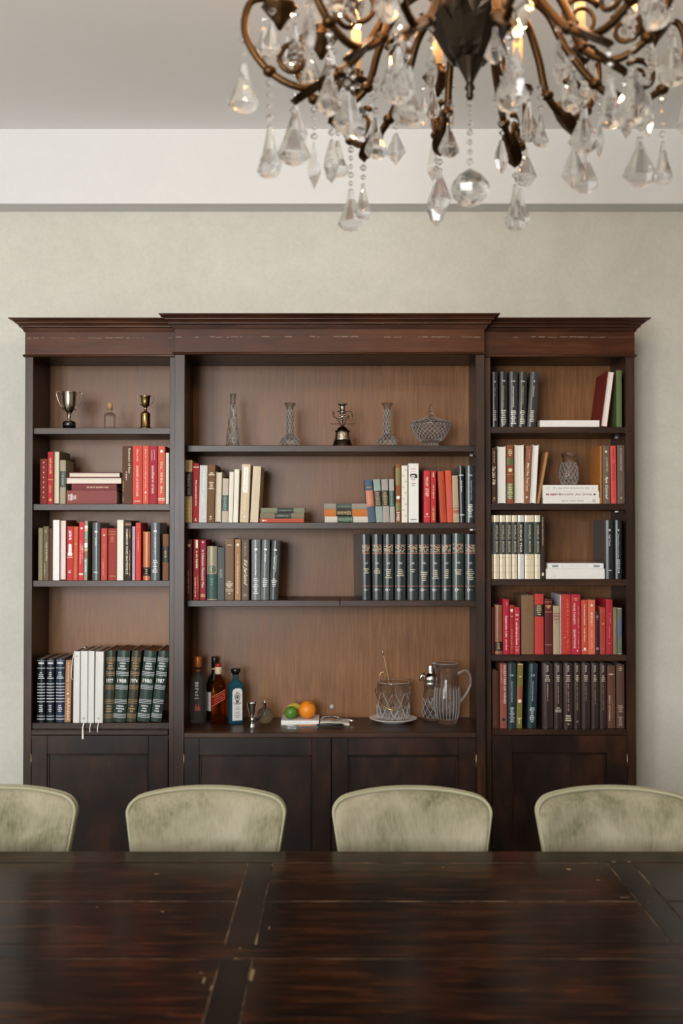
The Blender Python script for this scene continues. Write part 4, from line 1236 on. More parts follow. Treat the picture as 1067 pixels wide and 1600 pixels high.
def fine(prof, m):
    """resample a profile so that relief can follow it"""
    out = []
    for (r0, z0), (r1, z1) in zip(prof, prof[1:]):
        for i in range(m):
            out.append((r0 + (r1 - r0) * i / m, z0 + (z1 - z0) * i / m))
    return out + [prof[-1]]


def fade(mod, zj, w=.006):
    return lambda a, z: 1 + (mod(a, z) - 1) * max(0.0, min(1.0, (zj - z) / w))


def vessel(outer, inner, n, mod, m=7):
    """an open vessel: relief outside, smooth inside, joined at the rim"""
    zj = outer[-1][1]
    return MB().lathe(fine(outer, m), n, mod=fade(mod, zj), cap1=False).lathe(inner, n, cap0=False)


def cuts(fn, count, z0, z1, r, parent, turns, steps=14, both=True):
    """grooves cut in the glass, whitened in place of their sparkle: spirals round the wall; fn(z) is the wall radius"""
    mb = MB()
    for sgn in ((1, -1) if both else (1,)):
        for i in range(count):
            pts = []
            for j in range(steps + 1):
                z = z0 + (z1 - z0) * j / steps
                a = 2 * PI * i / count + sgn * turns * 2 * PI * j / steps
                q = fn(z)
                pts.append((q * cos(a), q * sin(a), z))
            mb.tube(pts, r, 4, False)
    o = mb.build('cut_pattern', M_CUT, parent, fix=False)
    o['kind'] = 'stuff'
    return o


def radius_of(prof):
    def fn(z):
        for (r0, z0), (r1, z1) in zip(prof, prof[1:]):
            if z0 <= z <= z1:
                return r0 + (r1 - r0) * (z - z0) / max(1e-9, z1 - z0)
        return prof[-1][0]
    return fn


M_HANDLE = crystal_mat('glass_handle', '#ffffff', .02, .3, .14, 1.5)  # white mixed into the glass in place of brighter highlights
M_CUT = crystal_mat('whitened_cut', '#ffffff', .15, .3, .38, 1.5)  # white mixed in to imitate the bright sparkle of polished cuts
YS = SHY + .05
k = ppx(YS)
# trophy cup with long ear handles
t = thing('trophy_cup', 'silver trophy cup with two ear handles on black plinth', 'trophy', at(107, YS, SH['L1']), (0, 0, .35), 'trophies on the top shelves')
MB().lathe([(10 * k, 0), (10 * k, 9 * k), (9.3 * k, 11 * k), (7 * k, 12 * k)], 28).build('plinth', M_EBONY, t)
MB().lathe([(4.6 * k, 12 * k), (4.8 * k, 12.6 * k), (2.6 * k, 14 * k), (2.3 * k, 18 * k), (3.6 * k, 19.5 * k), (2.4 * k, 21 * k), (3.8 * k, 23.4 * k), (2.6 * k, 24 * k)], 20).build('stem', M_SILVER, t)
MB().lathe([(2.6 * k, 24 * k), (6 * k, 28 * k), (8.6 * k, 34 * k), (9.9 * k, 42 * k), (10.2 * k, 50 * k), (10.8 * k, 57 * k), (11.2 * k, 58 * k), (10.4 * k, 58 * k), (9.6 * k, 50 * k), (8 * k, 36 * k), (0, 30 * k)], 32).build('bowl', M_SILVER, t)
for s in (-1, 1):
    MB().tube([(s * 9.8 * k, 0, 54 * k), (s * 13 * k, 0, 56 * k), (s * 17 * k, 0, 58.5 * k), (s * 19.6 * k, 0, 58 * k), (s * 19.2 * k, 0, 52 * k), (s * 16.5 * k, 0, 43 * k), (s * 12.5 * k, 0, 35 * k), (s * 8 * k, 0, 29.5 * k)], [.9 * k] * 8, 8).build('handle', M_SILVER, t)
# small corked bottle
t = thing('corked_bottle', 'small square clear glass bottle with cork stopper', 'bottle', at(170.8, YS, SH['L1']), (0, 0, .5))
MB().lathe([(8.8 * k, 0), (9.4 * k, 1 * k), (9.4 * k, 21 * k), (7.5 * k, 24 * k), (3.6 * k, 25.5 * k), (3.6 * k, 30 * k), (5 * k, 31 * k), (5 * k, 33.5 * k), (3.2 * k, 33.5 * k), (3 * k, 26 * k), (6.8 * k, 22.5 * k), (8.4 * k, 20 * k), (8.2 * k, 3 * k), (0, 2.4 * k)], 8, phase=PI / 8, smooth=False).build('glass_body', M_CRYSTAL, t)
MB().lathe([(2.9 * k, 30 * k), (3.6 * k, 34 * k), (4.2 * k, 39.6 * k), (3.6 * k, 40.4 * k), (0, 40.6 * k)], 14).build('cork', M_CORK, t)
# small brass trophy
t = thing('trophy_cup', 'small brass trophy cup on tall cylindrical base', 'trophy', at(226.4, YS, SH['L1']), (0, 0, .1), 'trophies on the top shelves')
MB().lathe([(10 * k, 0), (9.8 * k, 1.6 * k), (8 * k, 3 * k), (7.4 * k, 4 * k), (7.4 * k, 22 * k), (7.8 * k, 23 * k), (6.4 * k, 25 * k), (2.2 * k, 28 * k)], 24).build('pedestal', M_BRONZE, t)
MB().lathe([(2.2 * k, 28 * k), (1.9 * k, 30 * k), (2.8 * k, 31 * k), (1.9 * k, 32.4 * k), (3 * k, 34 * k), (5.6 * k, 36.5 * k), (6.6 * k, 42 * k), (7.2 * k, 49.5 * k), (8.6 * k, 51.4 * k), (8 * k, 52 * k), (6.4 * k, 48 * k), (5.4 * k, 38 * k), (0, 36 * k)], 24).build('bowl', M_BRONZE, t)
for s in (-1, 1):
    MB().tube([(s * 5.6 * k, 0, 36.6 * k), (s * 9 * k, 0, 39 * k), (s * 12.4 * k, 0, 44.5 * k), (s * 12.8 * k, 0, 49 * k), (s * 12 * k, 0, 52.6 * k), (s * 9.6 * k, 0, 53 * k), (s * 8 * k, 0, 51.4 * k)], [.5 * k] * 7, 6).build('handle', M_BRONZE, t)

# pressed glass bottle vase
t = thing('glass_vase', 'tall tapering pressed glass bottle vase with small collar', 'vase', at(363.4, YS, SH['C1']), (0, 0, 0), 'glass vases on the centre top shelf')
pr = [(10.4 * k, 0), (10.8 * k, 2 * k), (10.2 * k, 10 * k), (8.6 * k, 26 * k), (6.8 * k, 44 * k), (4.9 * k, 62 * k), (3.7 * k, 72 * k), (3.6 * k, 73.5 * k)]
vessel(pr, [(3.6 * k, 73.5 * k), (4.9 * k, 75 * k), (4.9 * k, 77.6 * k), (4.1 * k, 78.4 * k), (5.6 * k, 81 * k), (5.4 * k, 82 * k), (3.4 * k, 81.4 * k), (2.4 * k, 75 * k), (2.4 * k, 66 * k), (0, 60 * k)], 40,
       lambda a, z: 1 + .06 * sin(5 * a + 260 * z) * sin(3 * a - 190 * z) + .04 * sin(9 * a + 90 * z), 9).build('vase_body', M_PRESSED, t)
cuts(radius_of(pr), 5, 3 * k, 66 * k, .45 * k, t, .55)


def bud_vase(px, label):
    t = thing('glass_vase', label, 'vase', at(px, YS, SH['C1']), (0, 0, 0), 'glass vases on the centre top shelf')
    dm = diamond(20, 150, .07)
    pr = [(11 * k, 0), (14.6 * k, 1.6 * k), (16 * k, 6 * k), (14.4 * k, 11 * k), (9.4 * k, 15.4 * k), (6.2 * k, 17 * k), (6.1 * k, 20 * k), (5.8 * k, 40 * k), (5.5 * k, 58 * k)]
    vessel(pr, [(5.5 * k, 58 * k), (5.6 * k, 61 * k), (6.4 * k, 63 * k), (9.2 * k, 66 * k), (9.6 * k, 67.4 * k), (9 * k, 67.6 * k), (5.8 * k, 65 * k), (4.2 * k, 60 * k), (4.2 * k, 20 * k), (0, 16 * k)], 60, dm).build('vase_body', M_PRESSED, t)
    cuts(radius_of(pr), 12, 1.5 * k, 15.5 * k, .42 * k, t, .12, 8)
    cuts(radius_of(pr), 8, 18 * k, 58 * k, .36 * k, t, .45)


bud_vase(452.8, 'diamond-cut glass bud vase left of the metal candle holder')
bud_vase(605.2, 'diamond-cut glass bud vase between metal candle holder and lidded bowl')

# metal candle holder with leafy branches
t = thing('candle_holder', 'dark metal candle holder with leafy branches on fluted silver base', 'candlestick', at(535, YS, SH['C1']), (0, 0, 0))
MB().lathe([(16 * k, 0), (16 * k, 1 * k), (14.4 * k, 4 * k), (13.6 * k, 8 * k), (12.2 * k, 10 * k), (11.4 * k, 10 * k)], 28).build('base', M_DARKMETAL, t)
MB().lathe(fine([(12.2 * k, 8.6 * k), (11.4 * k, 14 * k), (10.6 * k, 22.6 * k), (10 * k, 23.4 * k)], 2), 64, mod=lambda a, z: 1 + .035 * abs(sin(9 * a))).build('fluted_barrel', M_SILVER, t)
MB().lathe([(12.2 * k, 23 * k), (12 * k, 24 * k), (9 * k, 25 * k), (7.4 * k, 28.6 * k), (3 * k, 31 * k), (0, 31 * k)], 28).build('dome', M_DARKMETAL, t)
m = MB()
for s, q in ((-1, 1), (1, .8), (.2, .4)):
    m.tube([(0, 0, 30 * k), (s * 3 * k, 0, 34 * k), (s * 6 * k * q, 0, 40 * k), (s * 9 * k * q, .3 * k, 44 * k), (s * 13.4 * k * q, 0, 46.6 * k)], [1.1 * k, .9 * k, .9 * k, .8 * k, .5 * k], 6)
for s in (-1, 1):
    m.tube([(s * 5 * k, 0, 35.4 * k), (s * 17 * k, 0, 35 * k), (s * 19 * k, 0, 36 * k)], .45 * k, 5)
m.tube([(-9 * k, 0, 54.6 * k), (13 * k, 0, 54.6 * k), (14 * k, 0, 53 * k)], .7 * k, 5)
m.build('branch', M_DARKMETAL, t)
for s, z0, z1 in ((-1, 44, 58), (1, 53.6, 41), (.62, 50, 42)):
    MB().add([(s * 13.4 * k, -.6 * k, z0 * k), (s * 16 * k, 0, (z0 * .6 + z1 * .4) * k), (s * 15.4 * k, -.2 * k, z1 * k), (s * 12.4 * k, 0, (z0 * .5 + z1 * .5) * k), (s * 14 * k, .9 * k, (z0 + z1) / 2 * k)],
             [(0, 1, 4), (1, 2, 4), (2, 3, 4), (3, 0, 4), (0, 3, 2, 1)]).build('leaf', M_DARKMETAL, t)
m = MB().ico((0, 0, 46 * k), 4.6 * k, 2)
for i in range(7):
    a = 2 * PI * i / 7
    m.ico((4.2 * k * cos(a), -2.6 * k, 46 * k + 4.2 * k * sin(a)), 1.9 * k, 1, (1, .6, 1))
m.build('rosette', M_SILVER, t)
MB().lathe([(3 * k, 50 * k), (6 * k, 53.4 * k), (5.2 * k, 54.6 * k), (3.9 * k, 55.6 * k), (4.1 * k, 63 * k), (5 * k, 64.6 * k), (8.2 * k, 65.4 * k), (8.2 * k, 66.2 * k), (4 * k, 66.2 * k), (3.4 * k, 58 * k), (0, 57 * k)], 24).build('candle_socket', M_SILVER, t)

# lidded crystal bowl
t = thing('lidded_bowl', 'cut crystal lidded candy bowl with pointed finial', 'bowl', at(673.6, YS + .03, SH['C1']))
kb = ppx(YS + .03)
dm = diamond(26, 130, .035)
pr = [(12 * kb, 0), (11.4 * kb, 3 * kb), (10 * kb, 6 * kb), (16 * kb, 9 * kb), (22 * kb, 14 * kb), (26 * kb, 21 * kb), (29.5 * kb, 28 * kb), (31.6 * kb, 36 * kb)]
vessel(pr, [(31.6 * kb, 36 * kb), (31 * kb, 37 * kb), (29 * kb, 36 * kb), (26 * kb, 27 * kb), (19 * kb, 15 * kb), (0, 11 * kb)], 72, dm, 6).build('bowl', M_CRYSTAL, t)
cuts(radius_of(pr), 22, 9 * kb, 30 * kb, .42 * kb, t, .14, 8)
cuts(radius_of(pr), 30, 30.5 * kb, 35.5 * kb, .4 * kb, t, .03, 3)
cuts(radius_of(pr), 14, .4 * kb, 5.6 * kb, .4 * kb, t, .05, 3)
cuts(lambda z: radius_of([(30.6 * kb, 37.4 * kb), (27 * kb, 39.6 * kb), (18 * kb, 42.6 * kb), (9 * kb, 45.4 * kb), (5 * kb, 47 * kb)])(z), 16, 37.6 * kb, 46 * kb, .4 * kb, t, .1, 8)
MB().lathe(fine([(30.6 * kb, 37.4 * kb), (27 * kb, 39.6 * kb), (18 * kb, 42.6 * kb), (9 * kb, 45.4 * kb), (5 * kb, 47 * kb)], 5), 72, mod=dm).lathe([(5 * kb, 47 * kb), (3.2 * kb, 48.6 * kb), (6.2 * kb, 52 * kb), (6 * kb, 54 * kb), (3.4 * kb, 56.4 * kb), (4.4 * kb, 58.6 * kb), (3.4 * kb, 62 * kb), (1 * kb, 66.4 * kb), (0, 67 * kb)], 8, smooth=False).build('lid', M_CRYSTAL, t)

# diamond cut vase standing on the pile of white books
zs = SH['R2'] + (P(889, 757.6, YF + .03).z - P(889, 786.8, YF + .03).z) + .0008
Yv = YF + .11
kv = ppx(Yv)
t = thing('glass_vase', 'round-bellied diamond-cut crystal vase standing on white books', 'vase', at(889.4, Yv, zs))
pr = [(9 * kv, 0), (12.4 * kv, 4 * kv), (14.6 * kv, 11 * kv), (15 * kv, 19 * kv), (13.8 * kv, 28 * kv), (11 * kv, 35 * kv), (9.6 * kv, 39 * kv), (10.8 * kv, 44 * kv), (13 * kv, 50.6 * kv)]
vessel(pr, [(13 * kv, 50.6 * kv), (12.4 * kv, 51 * kv), (8.6 * kv, 40 * kv), (10 * kv, 34 * kv), (12.6 * kv, 24 * kv), (12 * kv, 10 * kv), (0, 6 * kv)], 64, diamond(16, 75, .05)).build('vase_body', M_CRYSTAL, t)
cuts(radius_of(pr), 12, 1.5 * kv, 36 * kv, .45 * kv, t, .28, 14)

# ---- bar: bottles
ZD = ZDECK
M_CLEARB = crystal_mat('clear_bottle_glass', '#d6dad8', .12, .5, .06, 1.45)
M_AMBER = crystal_mat('whisky', '#d08a30', .02, .4, .10, 1.42, '#7a4210')
M_GINGLASS = crystal_mat('blue_bottle_glass', '#8fd2e2', .05, .35, .32, 1.45, '#4797ae')
M_DARKGLASS = plain('dark_bottle_glass', '#0b0c0a', .08, coat=.6)
M_REDLABEL = plain('red_label', '#780a0e', .8, spec=.1)
M_ORANGECAP = plain('orange_foil', '#b5642a', .4, .3)
M_REDCAP = plain('red_cap', '#9e2320', .35)
M_CREAMCAP = plain('cream_band', '#cdb79a', .5)
M_INKPRINT = plain('grey_ink', '#4a4a4c', .5)
M_REDINK = plain('red_ink', '#b03a2a', .5)
M_GOLDINK = plain('gold_ink', '#c8a868', .4, .4)


def flat_text(s, w, h, m, name, parent, M, shear=0.0):
    vs, fs, asp = text_geo(s, shear, .012)
    return MB().add([((x - .5) * w, 0, (y - .5) * h) for x, y in vs], fs).xf(M).build(name, m, parent, fix=False)


Tm = Matrix.Translation
# vodka
Yb_ = 4.46
k = ppx(Yb_)
t = thing('vodka_bottle', 'clear glass bottle with copper-orange cap at left end of bar shelf', 'bottle', at(309.6, Yb_, ZD), (0, 0, 0), 'bottles on the bar shelf')
MB().lathe([(11.4 * k, 0), (12.4 * k, 1.6 * k), (12.4 * k, 66 * k), (11.4 * k, 70.6 * k), (7 * k, 75 * k), (3.9 * k, 79 * k), (3.5 * k, 86 * k), (0, 86 * k)], 36).build('glass_body', M_CLEARB, t)
MB().lathe([(4.6 * k, 79.6 * k), (4.6 * k, 81.4 * k), (3.6 * k, 81.6 * k)], 20).build('neck_ring', M_ORANGECAP, t)
MB().lathe([(5.4 * k, 86 * k), (5.9 * k, 87 * k), (5.9 * k, 101 * k), (5.4 * k, 102.4 * k), (0, 102.6 * k)], 24).build('cap', M_ORANGECAP, t)
m = MB()
rnd = random.Random(5)
for zz, ww in ((64, 6), (60, 5), (55, 6), (50, 4), (45, 5), (40, 6)):
    for j in range(3):
        x = (-ww / 2 + j * ww / 3) * k
        y = -math.sqrt((12.55 * k) ** 2 - x * x)
        m.box(x, x + ww / 4 * k, y - .0002, y + .0004, (zz - rnd.uniform(1.5, 3.4)) * k, zz * k)
m.build('vertical_lettering', plain('silver_ink', '#9a9c9c', .4, .3), t, fix=False)
m = MB()
for j in range(5):
    x = (-3.5 + j * 1.8) * k
    y = -math.sqrt((12.55 * k) ** 2 - x * x)
    m.box(x, x + 1.2 * k, y - .0002, y + .0004, 20 * k, (26 + 4 * (j % 2)) * k)
m.build('lettering', M_REDINK, t, fix=False)
# wine bottle behind
Yw_ = 4.54
k = ppx(Yw_)
t = thing('wine_bottle', 'black glass bottle half hidden behind red-labelled whisky', 'bottle', at(335.6, Yw_, ZD), (0, 0, 0), 'bottles on the bar shelf')
MB().lathe([(12 * k, 0), (12.6 * k, 1.5 * k), (12.6 * k, 55 * k), (10 * k, 63 * k), (5 * k, 71 * k), (4.4 * k, 84 * k), (0, 84 * k)], 32).build('glass_body', M_DARKGLASS, t)
MB().lathe([(4.9 * k, 76 * k), (5.0 * k, 95.6 * k), (4.6 * k, 96.6 * k), (0, 96.8 * k)], 24).build('cap', M_BLACK, t)
MB().lathe([(5.1 * k, 76.6 * k), (5.1 * k, 79.4 * k)], 24).build('neck_ring', M_GOLDINK, t)
m = MB()
r = 12.75 * k
aa = [-2.95 + 1.9 * i / 14 for i in range(15)]
m.add([(r * cos(a), r * sin(a), z) for z in (14 * k, 43 * k) for a in aa], [(i, i + 1, 16 + i, 15 + i) for i in range(14)]).build('label', M_LABELW, t, fix=False)
# whisky
Yk_ = 4.432
k = ppx(Yk_)


def rsq(hw, hd, r, n=4):
    out = []
    for cx, cy, a0 in ((hw - r, hd - r, 0), (-hw + r, hd - r, PI / 2), (-hw + r, -hd + r, PI), (hw - r, -hd + r, 1.5 * PI)):
        for i in range(n + 1):
            a = a0 + PI / 2 * i / n
            out.append((cx + r * cos(a), cy + r * sin(a)))
    return out


def loft(mb, rings, smooth=False):
    n = len(rings[0][0])
    vs = [(x, y, z) for poly, z in rings for x, y in poly]
    fs = [(i * n + j, i * n + (j + 1) % n, (i + 1) * n + (j + 1) % n, (i + 1) * n + j) for i in range(len(rings) - 1) for j in range(n)]
    fs += [tuple(range(n))[::-1], tuple((len(rings) - 1) * n + j for j in range(n))]
    return mb.add(vs, fs, smooth)


t = thing('whisky_bottle', 'square amber whisky bottle with slanted red label', 'bottle', at(341.4, Yk_, ZD), (0, 0, .12), 'bottles on the bar shelf')
q = lambda a, b=None: rsq(a * k, (b or a) * k, min(a * .3, 3) * k)
loft(MB(), [(q(11), 0), (q(11.6), 1 * k), (q(11.6), 55 * k), (q(10.6), 60 * k), (rsq(7 * k, 7 * k, 5 * k), 67 * k), (rsq(4 * k, 4 * k, 3.98 * k), 74 * k), (rsq(4 * k, 4 * k, 3.98 * k), 78 * k)], True).build('glass_body', M_AMBER, t)
MB().lathe([(5 * k, 77 * k), (5.4 * k, 78 * k), (5.6 * k, 88 * k), (5.4 * k, 88.6 * k)], 22).build('cap_band', M_CREAMCAP, t)
MB().lathe([(5.5 * k, 88.4 * k), (5.5 * k, 92 * k), (4.8 * k, 93 * k), (0, 93 * k)], 22).build('cap', M_REDCAP, t)
y = -11.75 * k
m = MB()
m.add([(-11.75 * k, 4 * k, 40 * k), (-11.75 * k, y + 1.4 * k, 42.4 * k), (-10.2 * k, y - .1 * k, 43 * k), (11 * k, y - .1 * k, 54.6 * k), (11 * k, y - .1 * k, 39.6 * k), (-10.2 * k, y - .1 * k, 27.6 * k), (-11.75 * k, y + 1.4 * k, 27 * k), (-11.75 * k, 4 * k, 25 * k)],
      [(0, 1, 6, 7), (1, 2, 5, 6), (2, 3, 4, 5)]).build('label', M_REDLABEL, t, fix=False)
m = MB()
sl = 12 / 21.2
for off in (.4, -15.2):
    for a, b in ((-10, 10.8),):
        z0, z1 = (35.6 + off / 2 + 7.6 * (1 if off > 0 else 0)) * k, 0
        za = (43 - .7 if off > 0 else 27.6 + .7)
        m.add([(a * k, y - .25 * k, za * k), (b * k, y - .25 * k, (za + sl * 20.8) * k), (b * k, y - .25 * k, (za + sl * 20.8 + .4) * k), (a * k, y - .25 * k, (za + .4) * k)], [(0, 1, 2, 3)])
rnd = random.Random(8)
for row in range(3):
    x = -6.0
    while x < 9.4:
        l = rnd.uniform(.5, 1.0)
        za = 31.6 + row * 3.6 + (x + 10) * sl
        m.add([(x * k, y - .25 * k, za * k), ((x + l) * k, y - .25 * k, (za + l * sl) * k), ((x + l) * k, y - .25 * k, (za + l * sl + .7) * k), (x * k, y - .25 * k, (za + .7) * k)], [(0, 1, 2, 3)])
        x += l + rnd.choice((.7, .8, 1.6))
m.build('lettering', M_GOLDINK, t, fix=False)
MB().lathe([(1.6 * k, 0), (1.6 * k, .3 * k), (0, .3 * k)], 14).xf(Tm((4 * k, -9.6 * k, 59.6 * k)) @ Matrix.Rotation(PI / 2 - .4, 4, 'X')).build('seal', M_GOLDINK, t)
# gin
Yg_ = 4.445
k = ppx(Yg_)
t = thing('gin_bottle', 'sky-blue square gin bottle with tall white label', 'bottle', at(368.6, Yg_, ZD), (0, 0, .42), 'bottles on the bar shelf')


def cham(hw, hd, c):
    return [(hw - c, -hd), (hw, -hd + c), (hw, hd - c), (hw - c, hd), (-hw + c, hd), (-hw, hd - c), (-hw, -hd + c), (-hw + c, -hd)]


loft(MB(), [(cham(10.2 * k, 7.4 * k, 2.4 * k), 0), (cham(10.8 * k, 8 * k, 2.6 * k), 1 * k), (cham(10.8 * k, 8 * k, 2.6 * k), 58 * k), (cham(9.6 * k, 6.8 * k, 2.6 * k), 61.6 * k), (cham(5 * k, 5 * k, 1.6 * k), 66 * k), (cham(4.4 * k, 4.4 * k, 1.6 * k), 67 * k), (cham(4.4 * k, 4.4 * k, 1.6 * k), 76 * k)]).build('glass_body', M_GINGLASS, t)
MB().lathe([(4.7 * k, 75 * k), (5.2 * k, 76 * k), (5.4 * k, 77.4 * k), (7.2 * k, 78.4 * k), (7.4 * k, 83.6 * k), (6.6 * k, 84.6 * k), (0, 84.8 * k)], 24).build('cap', M_BLACK, t)
MB().box(-2 * k, 2 * k, -4.75 * k, -4.5 * k, 67 * k, 76 * k).build('neck_label', M_STEEL, t)
yl = -8.12 * k
lab = [(-8 * k, 5 * k), (8 * k, 5 * k), (8 * k, 50 * k), (6.6 * k, 53 * k), (3.4 * k, 54.6 * k), (-3.4 * k, 54.6 * k), (-6.6 * k, 53 * k), (-8 * k, 50 * k)]
o = MB().add([(x, yl, z) for x, z in lab], [tuple(range(8))]).build('label', M_LABELW, t, fix=False)
m = MB()
vs, fs, asp = text_geo('BOMBAY', 0, .02)
m.add([((x - .5) * 11 * k, yl - .0002, (47.6 - 5.5 * (2 * x - 1) ** 2 + (y - .5) * 3.2) * k) for x, y in vs], fs)
n = 20
ell = [(cos(2 * PI * i / n), sin(2 * PI * i / n)) for i in range(n)]
m.add([(a * f * 4.2 * k, yl - .0002, (40 + b * f * 5 * 1) * k) for f in (1, .72) for a, b in ell], [(i, (i + 1) % n, n + (i + 1) % n, n + i) for i in range(n)])
m.add([(a * 1.9 * k, yl - .0002, (40.6 + b * 2.6) * k) for a, b in ell], [tuple(range(n))])
m.add([(a * 2.5 * k, yl - .0002, (34 + b * 2.0) * k) for a, b in ell], [tuple(range(n))])
vs, fs, asp = text_geo('SAPPHIRE', 0, .02)
m.add([((x - .5) * 12 * k, yl - .0002, (30.4 + 2.2 * (2 * x - 1) ** 2 + (y - .5) * 3) * k) for x, y in vs], fs)
rnd = random.Random(2)
for i, zz in enumerate((26, 24, 22, 18, 16, 13, 11, 9)):
    w = rnd.uniform(3, 5.5) if i > 1 else 3
    x = -w
    while x < w:
        l = rnd.uniform(.5, 1.1)
        m.box(x * k, (x + l) * k, yl - .0003, yl - .0001, zz * k, (zz + .8) * k)
        x += l + .4
m.build('lettering', M_INKPRINT, t, fix=False)

# jigger
Yj = 4.352
k = ppx(Yj)
t = thing('jigger', 'polished steel double-ended jigger', 'jigger', at(394.4, Yj, ZD))
MB().lathe([(5.4 * k, 0), (5.2 * k, .4 * k), (2.4 * k, 9.6 * k), (3.4 * k, 11 * k), (3.4 * k, 12 * k), (2.6 * k, 13.4 * k), (5 * k, 22 * k), (8.4 * k, 37.4 * k), (8.6 * k, 38 * k), (8 * k, 37.6 * k), (4.4 * k, 20 * k), (0, 16 * k)], 28).build('cup', M_CHROME, t)
# round cut flask with black stopper tie
Yf_ = 4.425
k = ppx(Yf_)
t = thing('perfume_flask', 'small round cut-glass flask with black strap', 'flask', at(414, Yf_, ZD + 12.9 * k))
MB().ico((0, 0, 0), 12.8 * k, 4, (1, .42, 1), False).tube([(0, 0, 11 * k), (0, 0, 19 * k)], [2.4 * k, 2.2 * k], 12).build('glass_body', crystal_mat('smoky_crystal', '#dcd6b4', .08, .4, .06), t)
m = MB()
for i in range(-3, 4):
    for j in range(-3, 4):
        if (i + j) % 2 == 0 and i * i + j * j < 12:
            x, z = i * 1.9 * k, (j * 1.9 - 1) * k
            yy = -5.4 * k * math.sqrt(max(.05, 1 - (x * x + z * z) / (12.8 * k) ** 2))
            m.add([(x - 1.3 * k, yy, z), (x, yy, z - 1.3 * k), (x + 1.3 * k, yy, z), (x, yy, z + 1.3 * k), (x, yy - .7 * k, z)], [(0, 1, 4), (1, 2, 4), (2, 3, 4), (3, 0, 4), (0, 3, 2, 1)])
m.build('cut_diamonds', M_CRYSTAL, t)
MB().tube([(1 * k, -2.6 * k, 19 * k), (.6 * k, -4 * k, 12 * k), (-4 * k, -6.4 * k, 2 * k), (-9 * k, -6 * k, -4 * k), (-13.4 * k, -4 * k, -7 * k)], [.8 * k, 1.2 * k, 1.3 * k, 1.2 * k, .9 * k], 8).build('strap', M_BLACK, t)
MB().lathe([(2 * k, 19 * k), (2.2 * k, 21 * k), (1 * k, 22 * k), (1.4 * k, 23.4 * k), (0, 24.4 * k)], 12).build('stopper', M_CHROME, t)

# white book with fruit on it
k = ppx(4.40)
x0, x1 = X(439, 1130, 4.40), X(498, 1130, 4.40)
t = thing('book', 'white book lying on the bar shelf under the fruit', 'book', (x1, 4.40, ZD + .0093), (0, -PI / 2, 0))
make_book(t, .0184, x1 - x0, .14, '#e6e4e0', PAPER, [], random.Random(1), '#e8e4da')
zb = ZD + .0187
M_ORANGE = plain('orange_peel', '#e8871a', .4, bump=.5, bscale=260)
M_LEMON = plain('lemon_peel', '#c9b24a', .42, bump=.4, bscale=220)
M_LIME = plain('lime_peel', '#4f7a2a', .38, bump=.4, bscale=240)
M_STEMEND = plain('stem_end', '#4a4a22', .8)
r = .0368
t = thing('orange', 'orange on white book, largest of three fruits', 'fruit', (X(480.2, 1110, 4.447), 4.447, zb + r * .985), (.5, .4, 0), 'fruit on the white book')
MB().ico((0, 0, 0), r, 4, (1, 1, .985)).build('peel', M_ORANGE, t)
MB().lathe([(.003, 0), (.0022, .0012), (0, .0014)], 8).xf(Tm((0, 0, r * .98))).build('stem_end', M_STEMEND, t)
r = .0268
t = thing('lime', 'green lime on white book, in front of the lemon', 'fruit', (X(454.6, 1110, 4.436), 4.436, zb + r), (0, 1.25, .5), 'fruit on the white book')
MB().lathe([(0, -r * 1.08), (r * .3, -r * 1.0)] + [(r * cos(a), r * sin(a)) for a in [(-70 + 10 * i) * PI / 180 for i in range(15)]] + [(r * .2, r * 1.02), (r * .08, r * 1.1), (0, r * 1.11)], 28).build('peel', M_LIME, t)
MB().lathe([(.002, 0), (.0016, .001), (0, .0012)], 8).xf(Tm((0, 0, r * 1.1))).build('stem_end', M_STEMEND, t)
r = .0285
t = thing('lemon', 'yellow lemon on white book, behind lime and orange', 'fruit', (X(459.5, 1108, 4.499), 4.499, zb + r), (0, PI / 2 - .12, .1), 'fruit on the white book')
MB().lathe([(0, -r * 1.45), (r * .14, -r * 1.42), (r * .3, -r * 1.22)] + [(r * cos(a), r * 1.2 * sin(a)) for a in [(-68 + 8.5 * i) * PI / 180 for i in range(17)]] + [(r * .26, r * 1.24), (r * .12, r * 1.45), (0, r * 1.48)], 28).build('peel', M_LEMON, t)
# folded napkin with a strainer on it
xa, xb = X(500, 1130, 4.40), X(546, 1130, 4.40)
M_NAPKIN = plain('linen', '#dcd8d0', .9, bump=.6, bscale=500)
m = MB()
for i in range(3):
    h0 = ZD + .0002 + i * .0042
    n = 8
    vs = []
    for j in range(n + 1):
        u = j / n
        xx = xa + (xb - xa) * u - i * .001 * u
        for yy, dz in ((4.392 + .004 * i, 0), (4.50 - .006 * i, 0)):
            z = h0 + (.0012 if i == 2 else 0) * sin(u * 5) - (i * .0022) * u
            vs += [(xx, yy, z), (xx, yy, z + .0038)]
    fs = []
    for j in range(n):
        a, b = j * 4, j * 4 + 4
        fs += [(a, b, b + 1, a + 1), (a + 3, b + 3, b + 2, a + 2), (a + 1, b + 1, b + 3, a + 3), (a, a + 2, b + 2, b)]
    fs += [(0, 1, 3, 2), (n * 4, n * 4 + 2, n * 4 + 3, n * 4 + 1)]
    m.add(vs, fs, False)
t = m.build('napkin', M_NAPKIN)
t['label'], t['category'] = 'folded white napkin on the bar shelf under the cocktail strainer', 'napkin'
zn = ZD + .0152
t = thing('cocktail_strainer', 'steel cocktail strainer with spring lying on the napkin', 'strainer', (X(516, 1125, 4.45), 4.45, zn))
MB().lathe([(.034, 0), (.036, .001), (.034, .0022), (0, .0028)], 28).build('disc', M_CHROME, t)
m = MB()
pts = []
for i in range(220):
    a = -.2 + 3.6 * i / 220
    b = i * 1.1
    pts.append(((.033 + .004 * cos(b)) * cos(a), (.033 + .004 * cos(b)) * sin(a), .006 + .004 * sin(b)))
